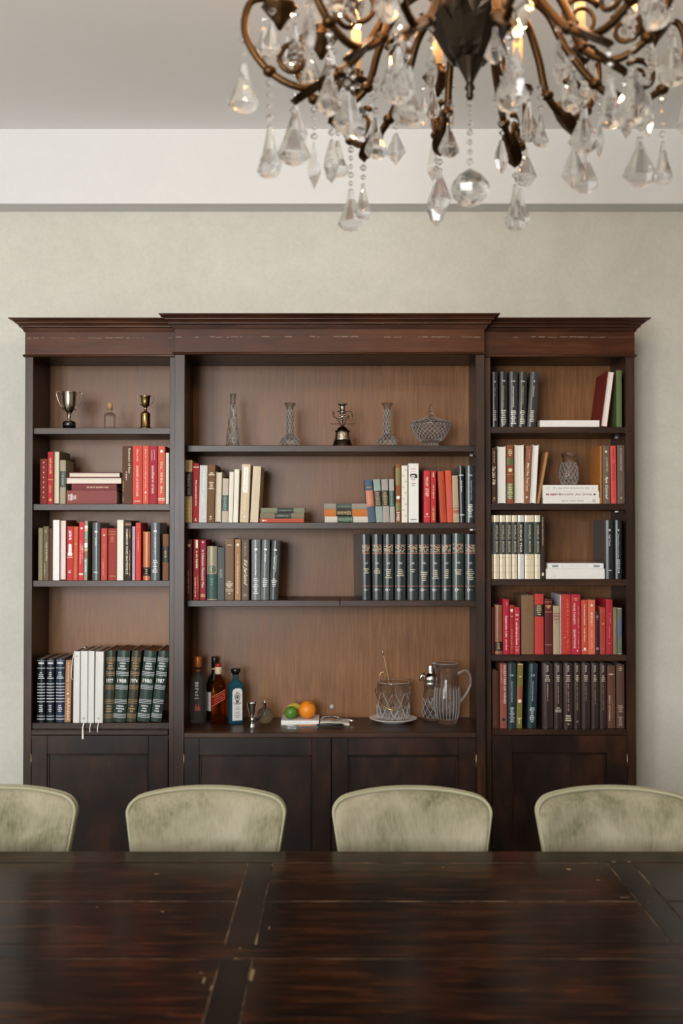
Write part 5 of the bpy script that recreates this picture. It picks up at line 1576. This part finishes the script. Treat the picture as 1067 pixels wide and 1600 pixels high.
m.tube(pts, .0007, 4).build('spring', M_STEEL, t)
MB().tube([(.033, -.006, .002), (.05, -.018, .005), (.075, -.036, .004), (.098, -.052, -.001)], [.003, .0045, .0045, .005], 8, flat=.4).build('handle', M_CHROME, t)
# knife
Yn_ = 4.362
t = thing('bar_knife', 'small knife with black handle in front of the white book', 'knife', (X(496, 1138, Yn_), Yn_, ZD + .001))
L = X(496, 1138, Yn_) - X(449, 1138, Yn_)
MB().add([(0, -.006, .002), (0, .007, .002), (-L * .75, .007, .002), (-L, .0, .002), (-L * .7, -.0058, .002), (0, -.006, .0035), (0, .007, .006), (-L * .75, .007, .005), (-L, 0, .0035), (-L * .7, -.0058, .003)],
         [(0, 1, 2, 3, 4), (5, 9, 8, 7, 6), (0, 5, 6, 1), (1, 6, 7, 2), (2, 7, 8, 3), (3, 8, 9, 4), (4, 9, 5, 0)]).build('blade', M_CHROME, t)
L = X(537, 1138, Yn_) - X(496, 1138, Yn_)
MB().tube([(-.002, 0, .0055), (L * .1, 0, .006), (L * .5, 0, .0068), (L * .9, 0, .0062), (L, 0, .0055)], [.004, .0055, .0066, .006, .003], 10, flat=1.25).build('handle', M_BLACK, t)

# saucer, ice bucket, tongs, spoon
Yi = 4.474
k = ppx(Yi)
cx = X(614.4, 1120, Yi)
t = thing('saucer', 'white china saucer under the glass ice bucket', 'saucer', (cx, Yi, ZD + .0004))
MB().lathe([(20 * k, 0), (21 * k, 1.2 * k), (30 * k, 3.2 * k), (36.8 * k, 6 * k), (37.2 * k, 6.6 * k), (36 * k, 6.8 * k), (28 * k, 4.6 * k), (21 * k, 2.8 * k), (0, 2.6 * k)], 48).build('plate', M_CHINA, t)
zb2 = ZD + 4.2 * k + .0014
t = thing('ice_bucket', 'cut-glass ice bucket with metal swing handle', 'ice bucket', (cx, Yi, zb2))


def vcut(a, z):
    u = (a * 8 / (2 * PI)) % 1 - .5
    zz = z / k
    if zz > 40 or zz < 2:
        return 1.0
    return 1 - .035 * max(0, cos((abs(u) * 46 + zz * .9) * .9)) ** 2


pr = [(24.6 * k, 0), (25.4 * k, 1.4 * k), (25.6 * k, 20 * k), (25.8 * k, 40 * k), (26 * k, 57 * k)]
vessel(pr, [(26 * k, 57 * k), (25.6 * k, 58 * k), (24.8 * k, 57.6 * k), (23.6 * k, 40 * k), (23 * k, 8 * k), (22 * k, 5.4 * k), (0, 5 * k)], 120, vcut, 12).build('glass_body', M_CRYSTAL, t)
cuts(radius_of(pr), 8, 6 * k, 42 * k, .55 * k, t, .11, 10)
cuts(radius_of(pr), 16, 3 * k, 22 * k, .45 * k, t, .055, 8)
cuts(radius_of(pr), 40, 2 * k, 7 * k, .4 * k, t, .01, 3)
MB().tube([(25.8 * k * cos(2 * PI * i / 48), 25.8 * k * sin(2 * PI * i / 48), 57.6 * k) for i in range(49)], .5 * k, 6).build('rim', M_CUT, t)
for s in (-1, 1):
    MB().tube([(s * 25.6 * k, 0, 48 * k), (s * 28.6 * k, 0, 48 * k)], 1.3 * k, 10).build('handle_pivot', M_GOLDWIRE, t)
pts = []
for i in range(25):
    a = PI * i / 24
    pts.append((27.8 * k * cos(a), -sin(a) * 27.4 * k, 48 * k - sin(a) * 30 * k))
MB().tube(pts, .95 * k, 7).build('swing_handle', M_GOLDWIRE, t)
t = thing('ice_tongs', 'metal ice tongs standing in the ice bucket', 'tongs', (cx, Yi, zb2 + .001))
MB().tube([(-16 * k, -4 * k, 7.5 * k), (-20.6 * k, -4.4 * k, 44 * k), (-21.6 * k, -4.4 * k, 66 * k), (-19.6 * k, -4.4 * k, 71.6 * k), (-16.4 * k, -4.4 * k, 73.4 * k), (-13.4 * k, -4.4 * k, 71.6 * k), (-11 * k, -4.2 * k, 64 * k), (-6 * k, -4 * k, 40 * k), (1.2 * k, -4 * k, 9 * k)], [.9 * k] * 9, 7).build('bow', M_GOLDWIRE, t)
t = thing('bar_spoon', 'long bar spoon with twisted stem standing in the ice bucket', 'spoon', (cx, Yi, zb2))
p0, p1 = Vector((4 * k, 3 * k, 7.5 * k)), Vector((-14.6 * k, 6 * k, 97 * k))
pts = [p0.lerp(p1, i / 60) for i in range(61)]
MB().tube(pts, [(.62 + .18 * (i % 2)) * k for i in range(61)], 6, False).build('twisted_stem', M_GOLDWIRE, t)
dv = (p1 - p0).normalized()
MB().ico((0, 0, 0), 1, 3, (2.4 * k, 1.1 * k, 5.4 * k)).xf(Tm(p1 + dv * 5 * k) @ dv.to_track_quat('Z', 'Y').to_matrix().to_4x4()).build('bowl', M_STEEL, t)

# cocktail shaker
Ys_ = 4.515
k = ppx(Ys_)
t = thing('cocktail_shaker', 'cut-glass cocktail shaker with chrome top, behind the glass jug', 'shaker', at(673, Ys_, ZD))


def cross_cut(a, z):
    zz = z / k
    if zz > 34 or zz < 4:
        return 1.0
    return 1 + .02 * (abs(sin(7 * a + 110 * z)) + abs(sin(7 * a - 110 * z)) - 1.2)


pr = [(11 * k, 0), (12.4 * k, 2 * k), (12.8 * k, 20 * k), (12 * k, 40 * k), (11 * k, 54 * k)]
vessel(pr, [(11 * k, 54 * k), (9.8 * k, 54 * k), (10.8 * k, 38 * k), (11.2 * k, 6 * k), (0, 4.6 * k)], 84, cross_cut, 10).build('glass_body', M_CRYSTAL, t)
cuts(radius_of(pr), 9, 5 * k, 34 * k, .45 * k, t, .22, 10)
MB().lathe([(11.6 * k, 54 * k), (11.8 * k, 58 * k), (11.2 * k, 59 * k), (12.4 * k, 61 * k), (12.8 * k, 65 * k), (11.4 * k, 69 * k), (8 * k, 72 * k), (6.6 * k, 74 * k), (6.8 * k, 84.6 * k), (6 * k, 86 * k), (0, 86.2 * k)], 32).build('chrome_top', M_CHROME, t)
MB().tube([(-10 * k, 0, 72 * k), (-14.6 * k, -1 * k, 69 * k), (-17 * k, -1.4 * k, 64 * k), (-16 * k, -1 * k, 61 * k)], [2.4 * k, 2.2 * k, 1.8 * k, 1.5 * k], 10).build('spout', M_CHROME, t)
# glass jug
Yp = 4.44
k = ppx(Yp)
t = thing('glass_jug', 'tall clear cut-glass water jug with loop handle', 'jug', at(698, Yp, ZD))


def flute(a, z):
    zz = z / k
    e = max(0, min(1, (62 - zz) / 16)) * max(0, min(1, (zz - 5) / 6))
    return 1 + e * .035 * (abs(cos(11 * a)) - .6)


def spout(a, z):
    zz = z / k
    u = max(0, (zz - 78) / 16)
    da = abs(((a - PI + PI) % (2 * PI)) - PI)
    return flute(a, z) + u * .42 * math.exp(-(da / .42) ** 2)


out = [(14.4 * k, 0), (15.4 * k, 1.6 * k), (17.4 * k, 10 * k), (20 * k, 26 * k), (20.6 * k, 38 * k), (19.4 * k, 52 * k), (17 * k, 68 * k), (16.4 * k, 80 * k), (17.4 * k, 93 * k)]
inn = [(17.4 * k, 93 * k), (16.6 * k, 93.4 * k), (15.4 * k, 80 * k), (16 * k, 66 * k), (18.4 * k, 50 * k), (19.2 * k, 38 * k), (18 * k, 22 * k), (14 * k, 9 * k), (0, 7 * k)]
MB().lathe(fine(out, 5), 88, mod=spout, cap1=False).lathe(inn, 88, mod=lambda a, z: spout(a, z) if z > 78 * k else 1.0, cap0=False).build('glass_body', M_CRYSTAL, t)
cuts(lambda z: radius_of(out)(z), 22, 8 * k, 56 * k, .55 * k, t, .0, 12, False)
rimp = []
for i in range(61):
    a_ = 2 * PI * i / 60
    q = 17.4 * k * spout(a_, 93 * k)
    rimp.append((q * cos(a_), q * sin(a_), 93.2 * k))
MB().tube(rimp, .5 * k, 6).build('rim', M_CUT, t)
MB().tube([(16 * k, 0, 76 * k), (20 * k, 0, 79 * k), (25 * k, 0, 82 * k), (30 * k, 0, 82 * k), (35 * k, 0, 77 * k), (37 * k, 0, 68 * k), (35.4 * k, 0, 57 * k), (30 * k, 0, 46 * k), (24 * k, 0, 38 * k), (20 * k, 0, 34 * k)], [2.4 * k, 2 * k, 1.7 * k, 1.7 * k, 1.8 * k, 1.9 * k, 1.9 * k, 2 * k, 2.3 * k, 3 * k], 10).build('handle', M_HANDLE, t)

# ------------------------------------------------------------------ chairs
def velvet():
    m, nt, b = new_mat('sage_velvet')
    L = nt.links.new
    tc = N(nt, 'ShaderNodeTexCoord')
    oi = N(nt, 'ShaderNodeObjectInfo')
    ad = N(nt, 'ShaderNodeVectorMath', operation='ADD')
    cb = N(nt, 'ShaderNodeCombineXYZ')
    ml = N(nt, 'ShaderNodeMath', operation='MULTIPLY')
    ml.inputs[1].default_value = 31
    L(oi.outputs['Random'], ml.inputs[0])
    for q in 'XYZ':
        L(ml.outputs[0], cb.inputs[q])
    L(tc.outputs['Object'], ad.inputs[0])
    L(cb.outputs[0], ad.inputs[1])
    n1 = N(nt, 'ShaderNodeTexNoise', Scale=6.0, Detail=5.0, Roughness=.6, Distortion=.5)
    mp = N(nt, 'ShaderNodeMapping')
    mp.inputs['Scale'].default_value = (160, 160, 14)
    n2 = N(nt, 'ShaderNodeTexNoise', Scale=1.0, Detail=2.0)
    L(ad.outputs[0], n1.inputs['Vector'])
    L(ad.outputs[0], mp.inputs['Vector'])
    L(mp.outputs[0], n2.inputs['Vector'])
    mx = N(nt, 'ShaderNodeMix')
    mx.inputs[0].default_value = .22
    L(n1.outputs['Fac'], mx.inputs[2])
    L(n2.outputs['Fac'], mx.inputs[3])
    r = ramp(nt, [(.32, lin('#625f48')), (.45, lin('#868069')), (.62, lin('#9c9580'))])
    L(mx.outputs[0], r.inputs[0])
    L(r.outputs[0], b.inputs['Base Color'])
    b.inputs['Roughness'].default_value = .85
    b.inputs['Specular IOR Level'].default_value = .15
    b.inputs['Sheen Weight'].default_value = .25
    b.inputs['Sheen Roughness'].default_value = .4
    bp = N(nt, 'ShaderNodeBump', Strength=.15, Distance=.001)
    L(n2.outputs['Fac'], bp.inputs['Height'])
    L(bp.outputs[0], b.inputs['Normal'])
    return m


M_VELVET = velvet()
M_PIPING = plain('velvet_piping', '#9a967c', .8, spec=.2)
M_LEG = plain('black_wood_leg', '#16110d', .4)
YCH = 3.0
ZCT = Zz(1230.5, YCH)


def chair_proto(label, loc, rz):
    t = thing('dining_chair', label, 'chair', loc, (0, 0, rz), 'dining chairs along the far side of the table')
    kk = ppx(YCH)
    zb = .47
    H = ZCT - zb

    def hw(z):
        u = (z - zb) / H
        return .165 + .058 * min(1, u * 1.05) ** 1.1

    us = [-1, -.995, -.98, -.955, -.92, -.87, -.8, -.68, -.52, -.34, -.17, 0]
    us = us + [-u for u in us[-2::-1]]
    NV = 14

    def zt(u):
        a = abs(u)
        d = .024 * a ** 2.2
        if a > .8:
            q = min(1, (a - .8) / .2)
            d += .034 * (1 - math.sqrt(max(0, 1 - q * q)))
        return ZCT - d

    def pt(u, v, back):
        top = zt(u)
        z = zb + (top - zb) * v
        x = u * hw(z)
        y = (z - ZCT) * .16 - .05 * abs(u) ** 2.4
        e = max(0, min(1, (1 - abs(u)) / .12)) * max(0, min(1, (1 - v) / .1))
        e = math.sqrt(1 - (1 - e) ** 2)
        th = .013 + .020 * e
        return (x, y + (th if back else -th), z)
    m = MB()
    W_ = len(us)
    vs = [pt(u, j / NV, b) for b in (0, 1) for j in range(NV + 1) for u in us]
    S = W_ * (NV + 1)
    fs = []
    for j in range(NV):
        for i in range(W_ - 1):
            a = j * W_ + i
            fs.append((a, a + 1, a + W_ + 1, a + W_))
            fs.append((S + a + 1, S + a, S + a + W_, S + a + W_ + 1))
    for i in range(W_ - 1):
        fs.append((i + 1, i, S + i, S + i + 1))
        a = NV * W_ + i
        fs.append((a, a + 1, S + a + 1, S + a))
    for j in range(NV):
        a = j * W_
        fs.append((a, a + W_, S + a + W_, S + a))
        a = j * W_ + W_ - 1
        fs.append((a + W_, a, S + a, S + a + W_))
    m.add(vs, fs, True).build('backrest', M_VELVET, t)
    path = [pt(-1, j / NV, 0) for j in range(NV + 1)] + [pt(u, 1, 0) for u in us[1:-1]] + [pt(1, j / NV, 0) for j in range(NV, -1, -1)]
    path = [(x, y - .001, z + (.0015 if 0 < i < len(path) - 1 else 0)) for i, (x, y, z) in enumerate(path)]
    MB().tube(path, .0048, 7).build('piping', M_PIPING, t)
    path = [pt(-1, j / NV, 1) for j in range(NV + 1)] + [pt(u, 1, 1) for u in us[1:-1]] + [pt(1, j / NV, 1) for j in range(NV, -1, -1)]
    MB().tube(path, .0048, 7).build('piping', M_PIPING, t)
    # seat
    prof = [(.94, .405), (1.0, .415), (1.0, .455), (.985, .47), (.93, .482), (.6, .49), (0, .492)]
    sq = rsq(.215, .22, .07, 5)
    m = MB()
    n = len(sq)
    vs = [(x * s, -.20 + y * s, z) for s, z in prof[:-1] for x, y in sq] + [(0, -.2, .492)]
    fs = [(i * n + j, i * n + (j + 1) % n, (i + 1) * n + (j + 1) % n, (i + 1) * n + j) for i in range(len(prof) - 2) for j in range(n)]
    fs += [tuple(range(n))[::-1]] + [((len(prof) - 2) * n + j, (len(prof) - 2) * n + (j + 1) % n, len(vs) - 1) for j in range(n)]
    m.add(vs, fs, True).build('seat', M_VELVET, t)
    for sx in (-1, 1):
        for yy, dy in ((-.37, -.01), (-.02, .05)):
            MB().tube([(sx * .16, yy, .41), (sx * .17, yy + dy, 0)], [.02, .012], 8).build('leg', M_LEG, t)
    return t


ch = [(5, 'sage green velvet dining chair cut by the left edge of the photo'),
      (327, 'sage green velvet dining chair, second from left, below the bottles'),
      (641, 'sage green velvet dining chair, third from left, below the ice bucket'),
      (953.5, 'sage green velvet dining chair, rightmost, below the plum volumes')]
c0 = None
for i, (px, lb) in enumerate(ch):
    loc = (X(px, 1280, YCH), YCH + (.006, 0, -.004, .0)[i], 0)
    if c0 is None:
        c0 = chair_proto(lb, loc, .012)
    else:
        c = copy_tree(c0)
        c['label'], c.location, c.rotation_euler = lb, loc, (0, 0, (.0, -.012, .008, -.01)[i])

# ------------------------------------------------------------------ table
ZT = .76
T = thing('dining_table', 'long dark walnut plank dining table in the foreground', 'table', (.25, 2.11, 0))
ty = lambda py: G(533, py, ZT).y
Y0, Y1, Y2, Y3, Y4 = ty(1330), ty(1348), ty(1408), ty(1475), ty(1498)
mid = (Y3 + Y4) / 2
ys = [Y0, Y1, Y2, Y3, Y4, 2 * mid - Y2, 2 * mid - Y1, 2 * mid - Y0]
XA, XB = -1.46, 1.96
sxs = [(X(386.7, 1349, 0) if 0 else G(386.7, 1349, ZT).x, G(425.5, 1349, ZT).x), (G(949.6, 1349, ZT).x, G(988, 1349, ZT).x)]
g = .0009


def plank(name, x0, x1, ya, yb, m, dz=0):
    return MB().box(x0 + g - .25, x1 - g - .25, min(ya, yb) + g - 2.11, max(ya, yb) - g - 2.11, ZT - .045, ZT + dz, .0016).build(name, m, T)


rnd = random.Random(4)
plank('plank', XA, XB, ys[0], ys[1], M_TABLE)
plank('plank', XA, XB, ys[6], ys[7], M_TABLE)
plank('plank', XA, XB, ys[3], ys[4], M_TABLE, .0002)
segs = [(XA, sxs[0][0]), (sxs[0][1], sxs[1][0]), (sxs[1][1], XB)]
for a, b in ((1, 2), (2, 3), (4, 5), (5, 6)):
    for x0, x1 in segs:
        plank('plank', x0, x1, ys[a], ys[b], M_TABLE, rnd.uniform(-.0006, .0004))
for (x0, x1) in sxs:
    for a, b in ((1, 3), (4, 6)):
        plank('cross_strip', x0, x1, ys[a], ys[b], M_TSTRIP, -.0003)


def joint_mat():
    m, nt, b = new_mat('worn_joint')
    L = nt.links.new
    tc = N(nt, 'ShaderNodeTexCoord')
    n1 = N(nt, 'ShaderNodeTexNoise', Scale=9.0, Detail=6.0, Roughness=.7)
    L(tc.outputs['Object'], n1.inputs['Vector'])
    r = ramp(nt, [(.44, lin('#150b07')), (.56, lin('#6a543c')), (.7, lin('#a08a6a'))])
    L(n1.outputs['Fac'], r.inputs[0])
    L(r.outputs[0], b.inputs['Base Color'])
    b.inputs['Roughness'].default_value = .8
    return m


M_JOINT = joint_mat()
for (x0, x1, yy) in ((XA, sxs[0][0], ys[2]), (sxs[0][1], sxs[1][0], ys[2]), (sxs[0][1], sxs[1][0], ys[1]), (XA, XB, ys[4]), (sxs[0][1], sxs[1][0], ys[3]), (XA, sxs[0][0], ys[3])):
    MB().box(x0 - .25, x1 - .25, yy - .0013 - 2.11, yy + .0013 - 2.11, ZT - .02, ZT - .0004 if yy != ys[3] else ZT - .002).build('joint_filler', M_JOINT, T)
for sx in sxs:
    for xx in sx:
        MB().box(xx - .0012 - .25, xx + .0012 - .25, ys[6] - 2.11, ys[1] - 2.11, ZT - .02, ZT - .0012).build('joint_filler', M_JOINT, T)
for yy in (Y0 - .09, ys[7] + .09):
    MB().box(XA + .1 - .25, XB - .1 - .25, yy - .012 - 2.11, yy + .012 - 2.11, ZT - .135, ZT - .0455).build('apron', M_TABLE, T)
for xx in (XA + .1, XB - .1):
    MB().box(xx - .012 - .25, xx + .012 - .25, ys[7] + .11 - 2.11, Y0 - .11 - 2.11, ZT - .135, ZT - .0455).build('apron', M_TABLE, T)
for xx in (XA + .115, XB - .115):
    for yy in (Y0 - .13, ys[7] + .13):
        MB().box(xx - .045 - .25, xx + .045 - .25, yy - .045 - 2.11, yy + .045 - 2.11, 0, ZT - .0456, .004).build('leg', M_TABLE, T)
# small chips and scratches of bare wood
M_SCR = plain('bare_wood_chip', '#7a6648', .8)
m = MB()
for (px, py, w, h) in ((242, 1365, 5, 2), (252, 1424, 4, 1.5), (373, 1481, 4, 1.6), (366, 1497, 5, 2.2), (311, 1520, 7, 1.2), (318, 1528, 1.2, 9), (884, 1357, 9, 3), (931, 1375, 8, 1.4), (955, 1346, 8, 2), (979, 1346, 7, 1.6), (968, 1402, 16, 1.2), (150, 1417, 3, 1), (330, 1540, 1.4, 8), (393, 1515, 1.6, 18), (1010, 1410, 5, 1), (690, 1355, 4, 1), (420, 1448, 1.4, 5)):
    c = G(px, py, ZT)
    e = G(px + w, py + h, ZT)
    m.add([(c.x - .25, c.y - 2.11, ZT + .0006), (e.x - .25, c.y - .001 - 2.11, ZT + .0006), (e.x - .001 - .25, e.y - 2.11, ZT + .0006), (c.x + .0004 - .25, e.y + .0006 - 2.11, ZT + .0006)], [(0, 1, 2, 3)])
o = m.build('scratches', M_SCR, T, fix=False)
o['kind'] = 'stuff'
# ------------------------------------------------------------------ chandelier
M_GILT = plain('antique_gilt_bronze', '#4e3822', .38, 1.0, bump=.4, bscale=45)
M_URN = plain('dark_bronze_urn', '#3c332a', .32, 1.0, bump=.3, bscale=40)
M_CANDLE = plain('ivory_candle_sleeve', '#d8b98a', .5)
M_FLAME = plain('flame_bulb', '#ffd9a0', .3, emit='#ffb060', es=50.0)
M_WIRE = plain('brass_wire', '#8f7748', .3, 1.0)
CX, CY = .262, 2.14
CHD = thing('chandelier', 'antique gilt bronze chandelier with crystal drops hanging over the table', 'chandelier', (CX, CY, 0))
zf = lambda py, Y=CY: P(735, py, Y).z
z_fin = zf(155)
pz = 1.0


def zpx(py):
    return zf(py)


pr = [(0, zpx(157)), (.005, zpx(156)), (.008, zpx(150)), (.006, zpx(143)), (.011, zpx(138)), (.007, zpx(131)), (.009, zpx(126)), (.014, zpx(118)), (.024, zpx(104)), (.033, zpx(92)),
      (.036, zpx(88)), (.030, zpx(84)), (.028, zpx(78)), (.048, zpx(70)), (.062, zpx(60)), (.074, zpx(40)), (.080, zpx(15)), (.076, zpx(-10)), (.060, zpx(-30)), (.050, zpx(-36)), (.058, zpx(-44)), (.05, zpx(-60)), (.028, zpx(-80)), (.022, zpx(-140)), (.04, zpx(-180)), (.045, zpx(-210)), (.02, zpx(-240)), (.012, zpx(-270)), (0, zpx(-272))]
MB().lathe(pr, 32, mod=lambda a, z: 1 + (.04 * abs(sin(8 * a)) if zpx(62) < z < zpx(-12) else 0)).build('urn', M_URN, CHD)
for i in range(10):
    a_ = 2 * PI * i / 10
    lp = []
    for j in range(8):
        t = j / 7
        z_ = zpx(96) + (zpx(22) - zpx(96)) * t
        r_ = .034 + .052 * t ** .8 + .012 * t ** 4
        w_ = .004 + .019 * sin(PI * (.1 + .86 * t))
        lp.append((r_, z_, w_))
    vs = []
    for r_, z_, w_ in lp:
        for q, dr in ((-w_, -.001), (0, .006), (w_, -.001), (0, -.003)):
            vs.append(((r_ + dr) * cos(a_) - q * sin(a_), (r_ + dr) * sin(a_) + q * cos(a_), z_))
    fs = [(j * 4 + q, j * 4 + (q + 1) % 4, j * 4 + 4 + (q + 1) % 4, j * 4 + 4 + q) for j in range(7) for q in range(4)] + [(0, 1, 2, 3), (31, 30, 29, 28)]
    MB().add(vs, fs, False).build('urn_leaf', M_URN, CHD)
MB().tube([(0, 0, zpx(-270)), (0, 0, ZC - .04)], .006, 8).build('suspension_rod', M_GILT, CHD)
MB().lathe([(.0, ZC - .05), (.02, ZC - .045), (.055, ZC - .02), (.06, ZC - .001), (0, ZC - .001)], 24).build('ceiling_rose', M_GILT, CHD)


def spline(pts, n=6):
    out = []
    P_ = [Vector(p) for p in pts]
    for i in range(len(P_) - 1):
        p0, p1, p2, p3 = P_[max(i - 1, 0)], P_[i], P_[i + 1], P_[min(i + 2, len(P_) - 1)]
        for j in range(n):
            t = j / n
            out.append(.5 * ((2 * p1) + (p2 - p0) * t + (2 * p0 - 5 * p1 + 4 * p2 - p3) * t * t + (3 * p1 - p0 - 3 * p2 + p3) * t ** 3))
    return out + [P_[-1]]


def pendant_prof(kind, L):
    if kind == 'pear':
        return [(0, 0), (.06, -.02), (.09, -.2), (.17, -.5), (.27, -.72), (.3, -.82), (.22, -.93), (0, -1)], 8, .72
    if kind == 'kite':
        return [(0, 0), (.05, -.02), (.31, -.6), (.3, -.64), (0, -1)], 4, .5
    if kind == 'bell':
        return [(0, 0), (.07, -.02), (.1, -.25), (.34, -.74), (.35, -.78), (.18, -.93), (0, -1)], 6, .8
    if kind == 'leaf':
        return [(0, 0), (.06, -.04), (.2, -.42), (.22, -.6), (.13, -.85), (0, -1)], 6, .45
    return [(0, 0), (.03, -.02), (.28, -.18), (.45, -.38), (.5, -.5), (.45, -.68), (.28, -.88), (0, -1)], 10, 1.0      # ball


def crystal(parent, x, y, z_hang, chain, kind, L, ang, rnd):
    """a bead chain of the given length and a faceted drop under it"""
    m = MB()
    nb = max(1, int(chain / .019))
    for i in range(nb):
        zc = z_hang - chain * (i + .5) / nb
        r = .0068 if i % 3 else .0085
        m.lathe([(0, -r), (r * .75, -r * .45), (r, 0), (r * .75, r * .45), (0, r)], 6, (x, y, zc), False, sy=.7, phase=ang)
    pf, n, sy = pendant_prof(kind, L)
    st = len(m.v)
    m.lathe([(r * L, z * L) for r, z in pf][::-1], n, (0, 0, 0), False, sy=sy)
    m.xf(Tm((x, y, z_hang - chain - .003)) @ Matrix.Rotation(ang, 4, 'Z'), st)
    o = m.build('crystal_drop', M_DROP, parent)
    return o


rnd = random.Random(21)
NARM = 12
KINDS = ['pear', 'kite', 'bell', 'leaf', 'pear', 'bell']
ZLOW = 2.49
for i in range(NARM):
    th = math.radians(-36 + 30 * i)            # 0 points away from the camera
    dx, dy = sin(th), cos(th)
    big = i % 2 == 0
    R = .40 if big else .345
    dz = 0 if big else .02
    pol = lambda r, z, s=0: (r * dx + s * dy, r * dy - s * dx, z)
    arm = [(.05, 2.66), (.10, 2.70), (.16, 2.67), (.20, 2.60), (R * .66, ZLOW + .035), (R * .84, ZLOW), (R * 1.02, ZLOW + .03), (R * 1.14, ZLOW + .10), (R * 1.12, ZLOW + .165), (R * 1.02, ZLOW + .175), (R * .97, ZLOW + .15)]
    arm = [(r, z + dz) for r, z in arm]
    sp = spline([pol(r, z) for r, z in arm], 5)
    nn = len(sp)
    o = MB().tube(sp, [.0092 - .0025 * j / nn for j in range(nn)], 8)
    # spiral scroll on the inner bend
    cen = (.235, 2.66 + dz)
    spi = [pol(cen[0] + (.046 - .034 * j / 30) * cos(.6 + j * .33), cen[1] + (.046 - .034 * j / 30) * sin(.6 + j * .33)) for j in range(31)]
    if big:
        o.tube(spi, [.0066 - .003 * j / 30 for j in range(31)], 7)
    spi = [pol(R * .9 + (.036 - .027 * j / 24) * cos(2.4 - j * .36), ZLOW + .055 + dz + (.036 - .027 * j / 24) * sin(2.4 - j * .36)) for j in range(25)]
    o.tube(spi, [.0065 - .0025 * j / 24 for j in range(25)], 7)
    for rr, zz in ((R * .66, ZLOW + .035), (R * 1.02, ZLOW + .03)):
        p = pol(rr, zz + dz)
        o.ico(p, .0145, 2, (1, 1, .8))
    a = o.build('arm', M_GILT, CHD)
    # acanthus leaf curling under the arm
    lf = []
    for j in range(7):
        t = j / 6
        r_ = R * (.74 + .16 * t) + .03 * sin(t * PI) * t
        z_ = ZLOW + .022 + dz - .085 * t + .03 * t * t * t
        w_ = .019 * sin(PI * min(1, .18 + t * .82)) + .003
        lf.append((r_, z_, w_))
    vs = []
    for (r_, z_, w_) in lf:
        vs += [pol(r_, z_ + .004, -w_), pol(r_ - .006, z_ - .006, 0), pol(r_, z_ + .004, w_), pol(r_ + .006, z_ + .004, 0)]
    fs = [(j * 4 + q, j * 4 + (q + 1) % 4, j * 4 + 4 + (q + 1) % 4, j * 4 + 4 + q) for j in range(6) for q in range(4)] + [(0, 1, 2, 3), (27, 26, 25, 24)]
    MB().add(vs, fs, False).build('acanthus_leaf', M_GILT, a)
    # cup, pan, candle and bulb
    cr, cz = R * .97, ZLOW + .15 + dz
    cpos = pol(cr, 0)
    MB().lathe([(.004, cz - .035), (.012, cz - .02), (.024, cz - .005), (.034, cz + .008), (.036, cz + .012), (.028, cz + .012), (.016, cz + .004), (.016, cz + .03), (.018, cz + .036), (.013, cz + .036), (0, cz + .02)], 18, (cpos[0], cpos[1], 0), mod=lambda a_, z_: 1 + .05 * cos(8 * a_)).build('candle_cup', M_URN if i % 3 == 0 else M_GILT, a)
    hc = .13
    MB().lathe([(.0125, cz + .03), (.0125, cz + hc), (.010, cz + hc + .004), (0, cz + hc + .004)], 14, (cpos[0], cpos[1], 0)).build('candle_sleeve', M_CANDLE, a)
    MB().lathe([(.006, cz + hc + .004), (.0115, cz + hc + .016), (.012, cz + hc + .022), (.008, cz + hc + .036), (.003, cz + hc + .05), (0, cz + hc + .056)], 12, (cpos[0], cpos[1], 0)).build('flame_bulb', M_FLAME, a)
    ld = bpy.data.lights.new('candle_light', 'POINT')
    ld.energy, ld.color, ld.shadow_soft_size = 2.0, (1.0, .66, .36), .012
    lo_ = bpy.data.objects.new('candle_light', ld)
    COL.objects.link(lo_)
    lo_.parent = a
    lo_.location = (cpos[0], cpos[1], cz + hc + .075)
    # crystal drops: under the pan, at the outer curl, under the low bend, on the inner bend
    for q in range(4):
        aa = th + q * 1.57 + .5
        x, y = cpos[0] + .034 * sin(aa), cpos[1] + .034 * cos(aa)
        crystal(a, x, y, cz + .004, rnd.uniform(.02, .04), rnd.choice(('leaf', 'pear', 'kite')), rnd.uniform(.07, .095), rnd.uniform(0, 3), rnd)
    p = pol(R * 1.15, 0)
    crystal(a, p[0], p[1], ZLOW + .105 + dz, rnd.uniform(.05, .08), KINDS[i % 6], rnd.uniform(.085, .105), rnd.uniform(0, 3), rnd)
    p = pol(R * 1.02, 0)
    crystal(a, p[0], p[1], ZLOW + .018 + dz, rnd.uniform(.06, .10), KINDS[(i + 2) % 6], rnd.uniform(.085, .11), rnd.uniform(0, 3), rnd)
    p = pol(lf[-1][0], 0)
    crystal(a, p[0], p[1], lf[-1][1] - .004, rnd.uniform(.02, .06), KINDS[(i + 4) % 6], rnd.uniform(.085, .115), rnd.uniform(0, 3), rnd)
    p = pol(R * .6, 0)
    crystal(a, p[0], p[1], ZLOW + .06 + dz, rnd.uniform(.03, .09), KINDS[(i + 1) % 6], rnd.uniform(.07, .10), rnd.uniform(0, 3), rnd)
# long bead chain and ball under the finial
zb_ = P(742, 262, CY).z
crystal(CHD, .0, 0, z_fin + .002, z_fin - zb_, 'ball', P(742, 262, CY).z - P(742, 324, CY).z, .3, rnd)
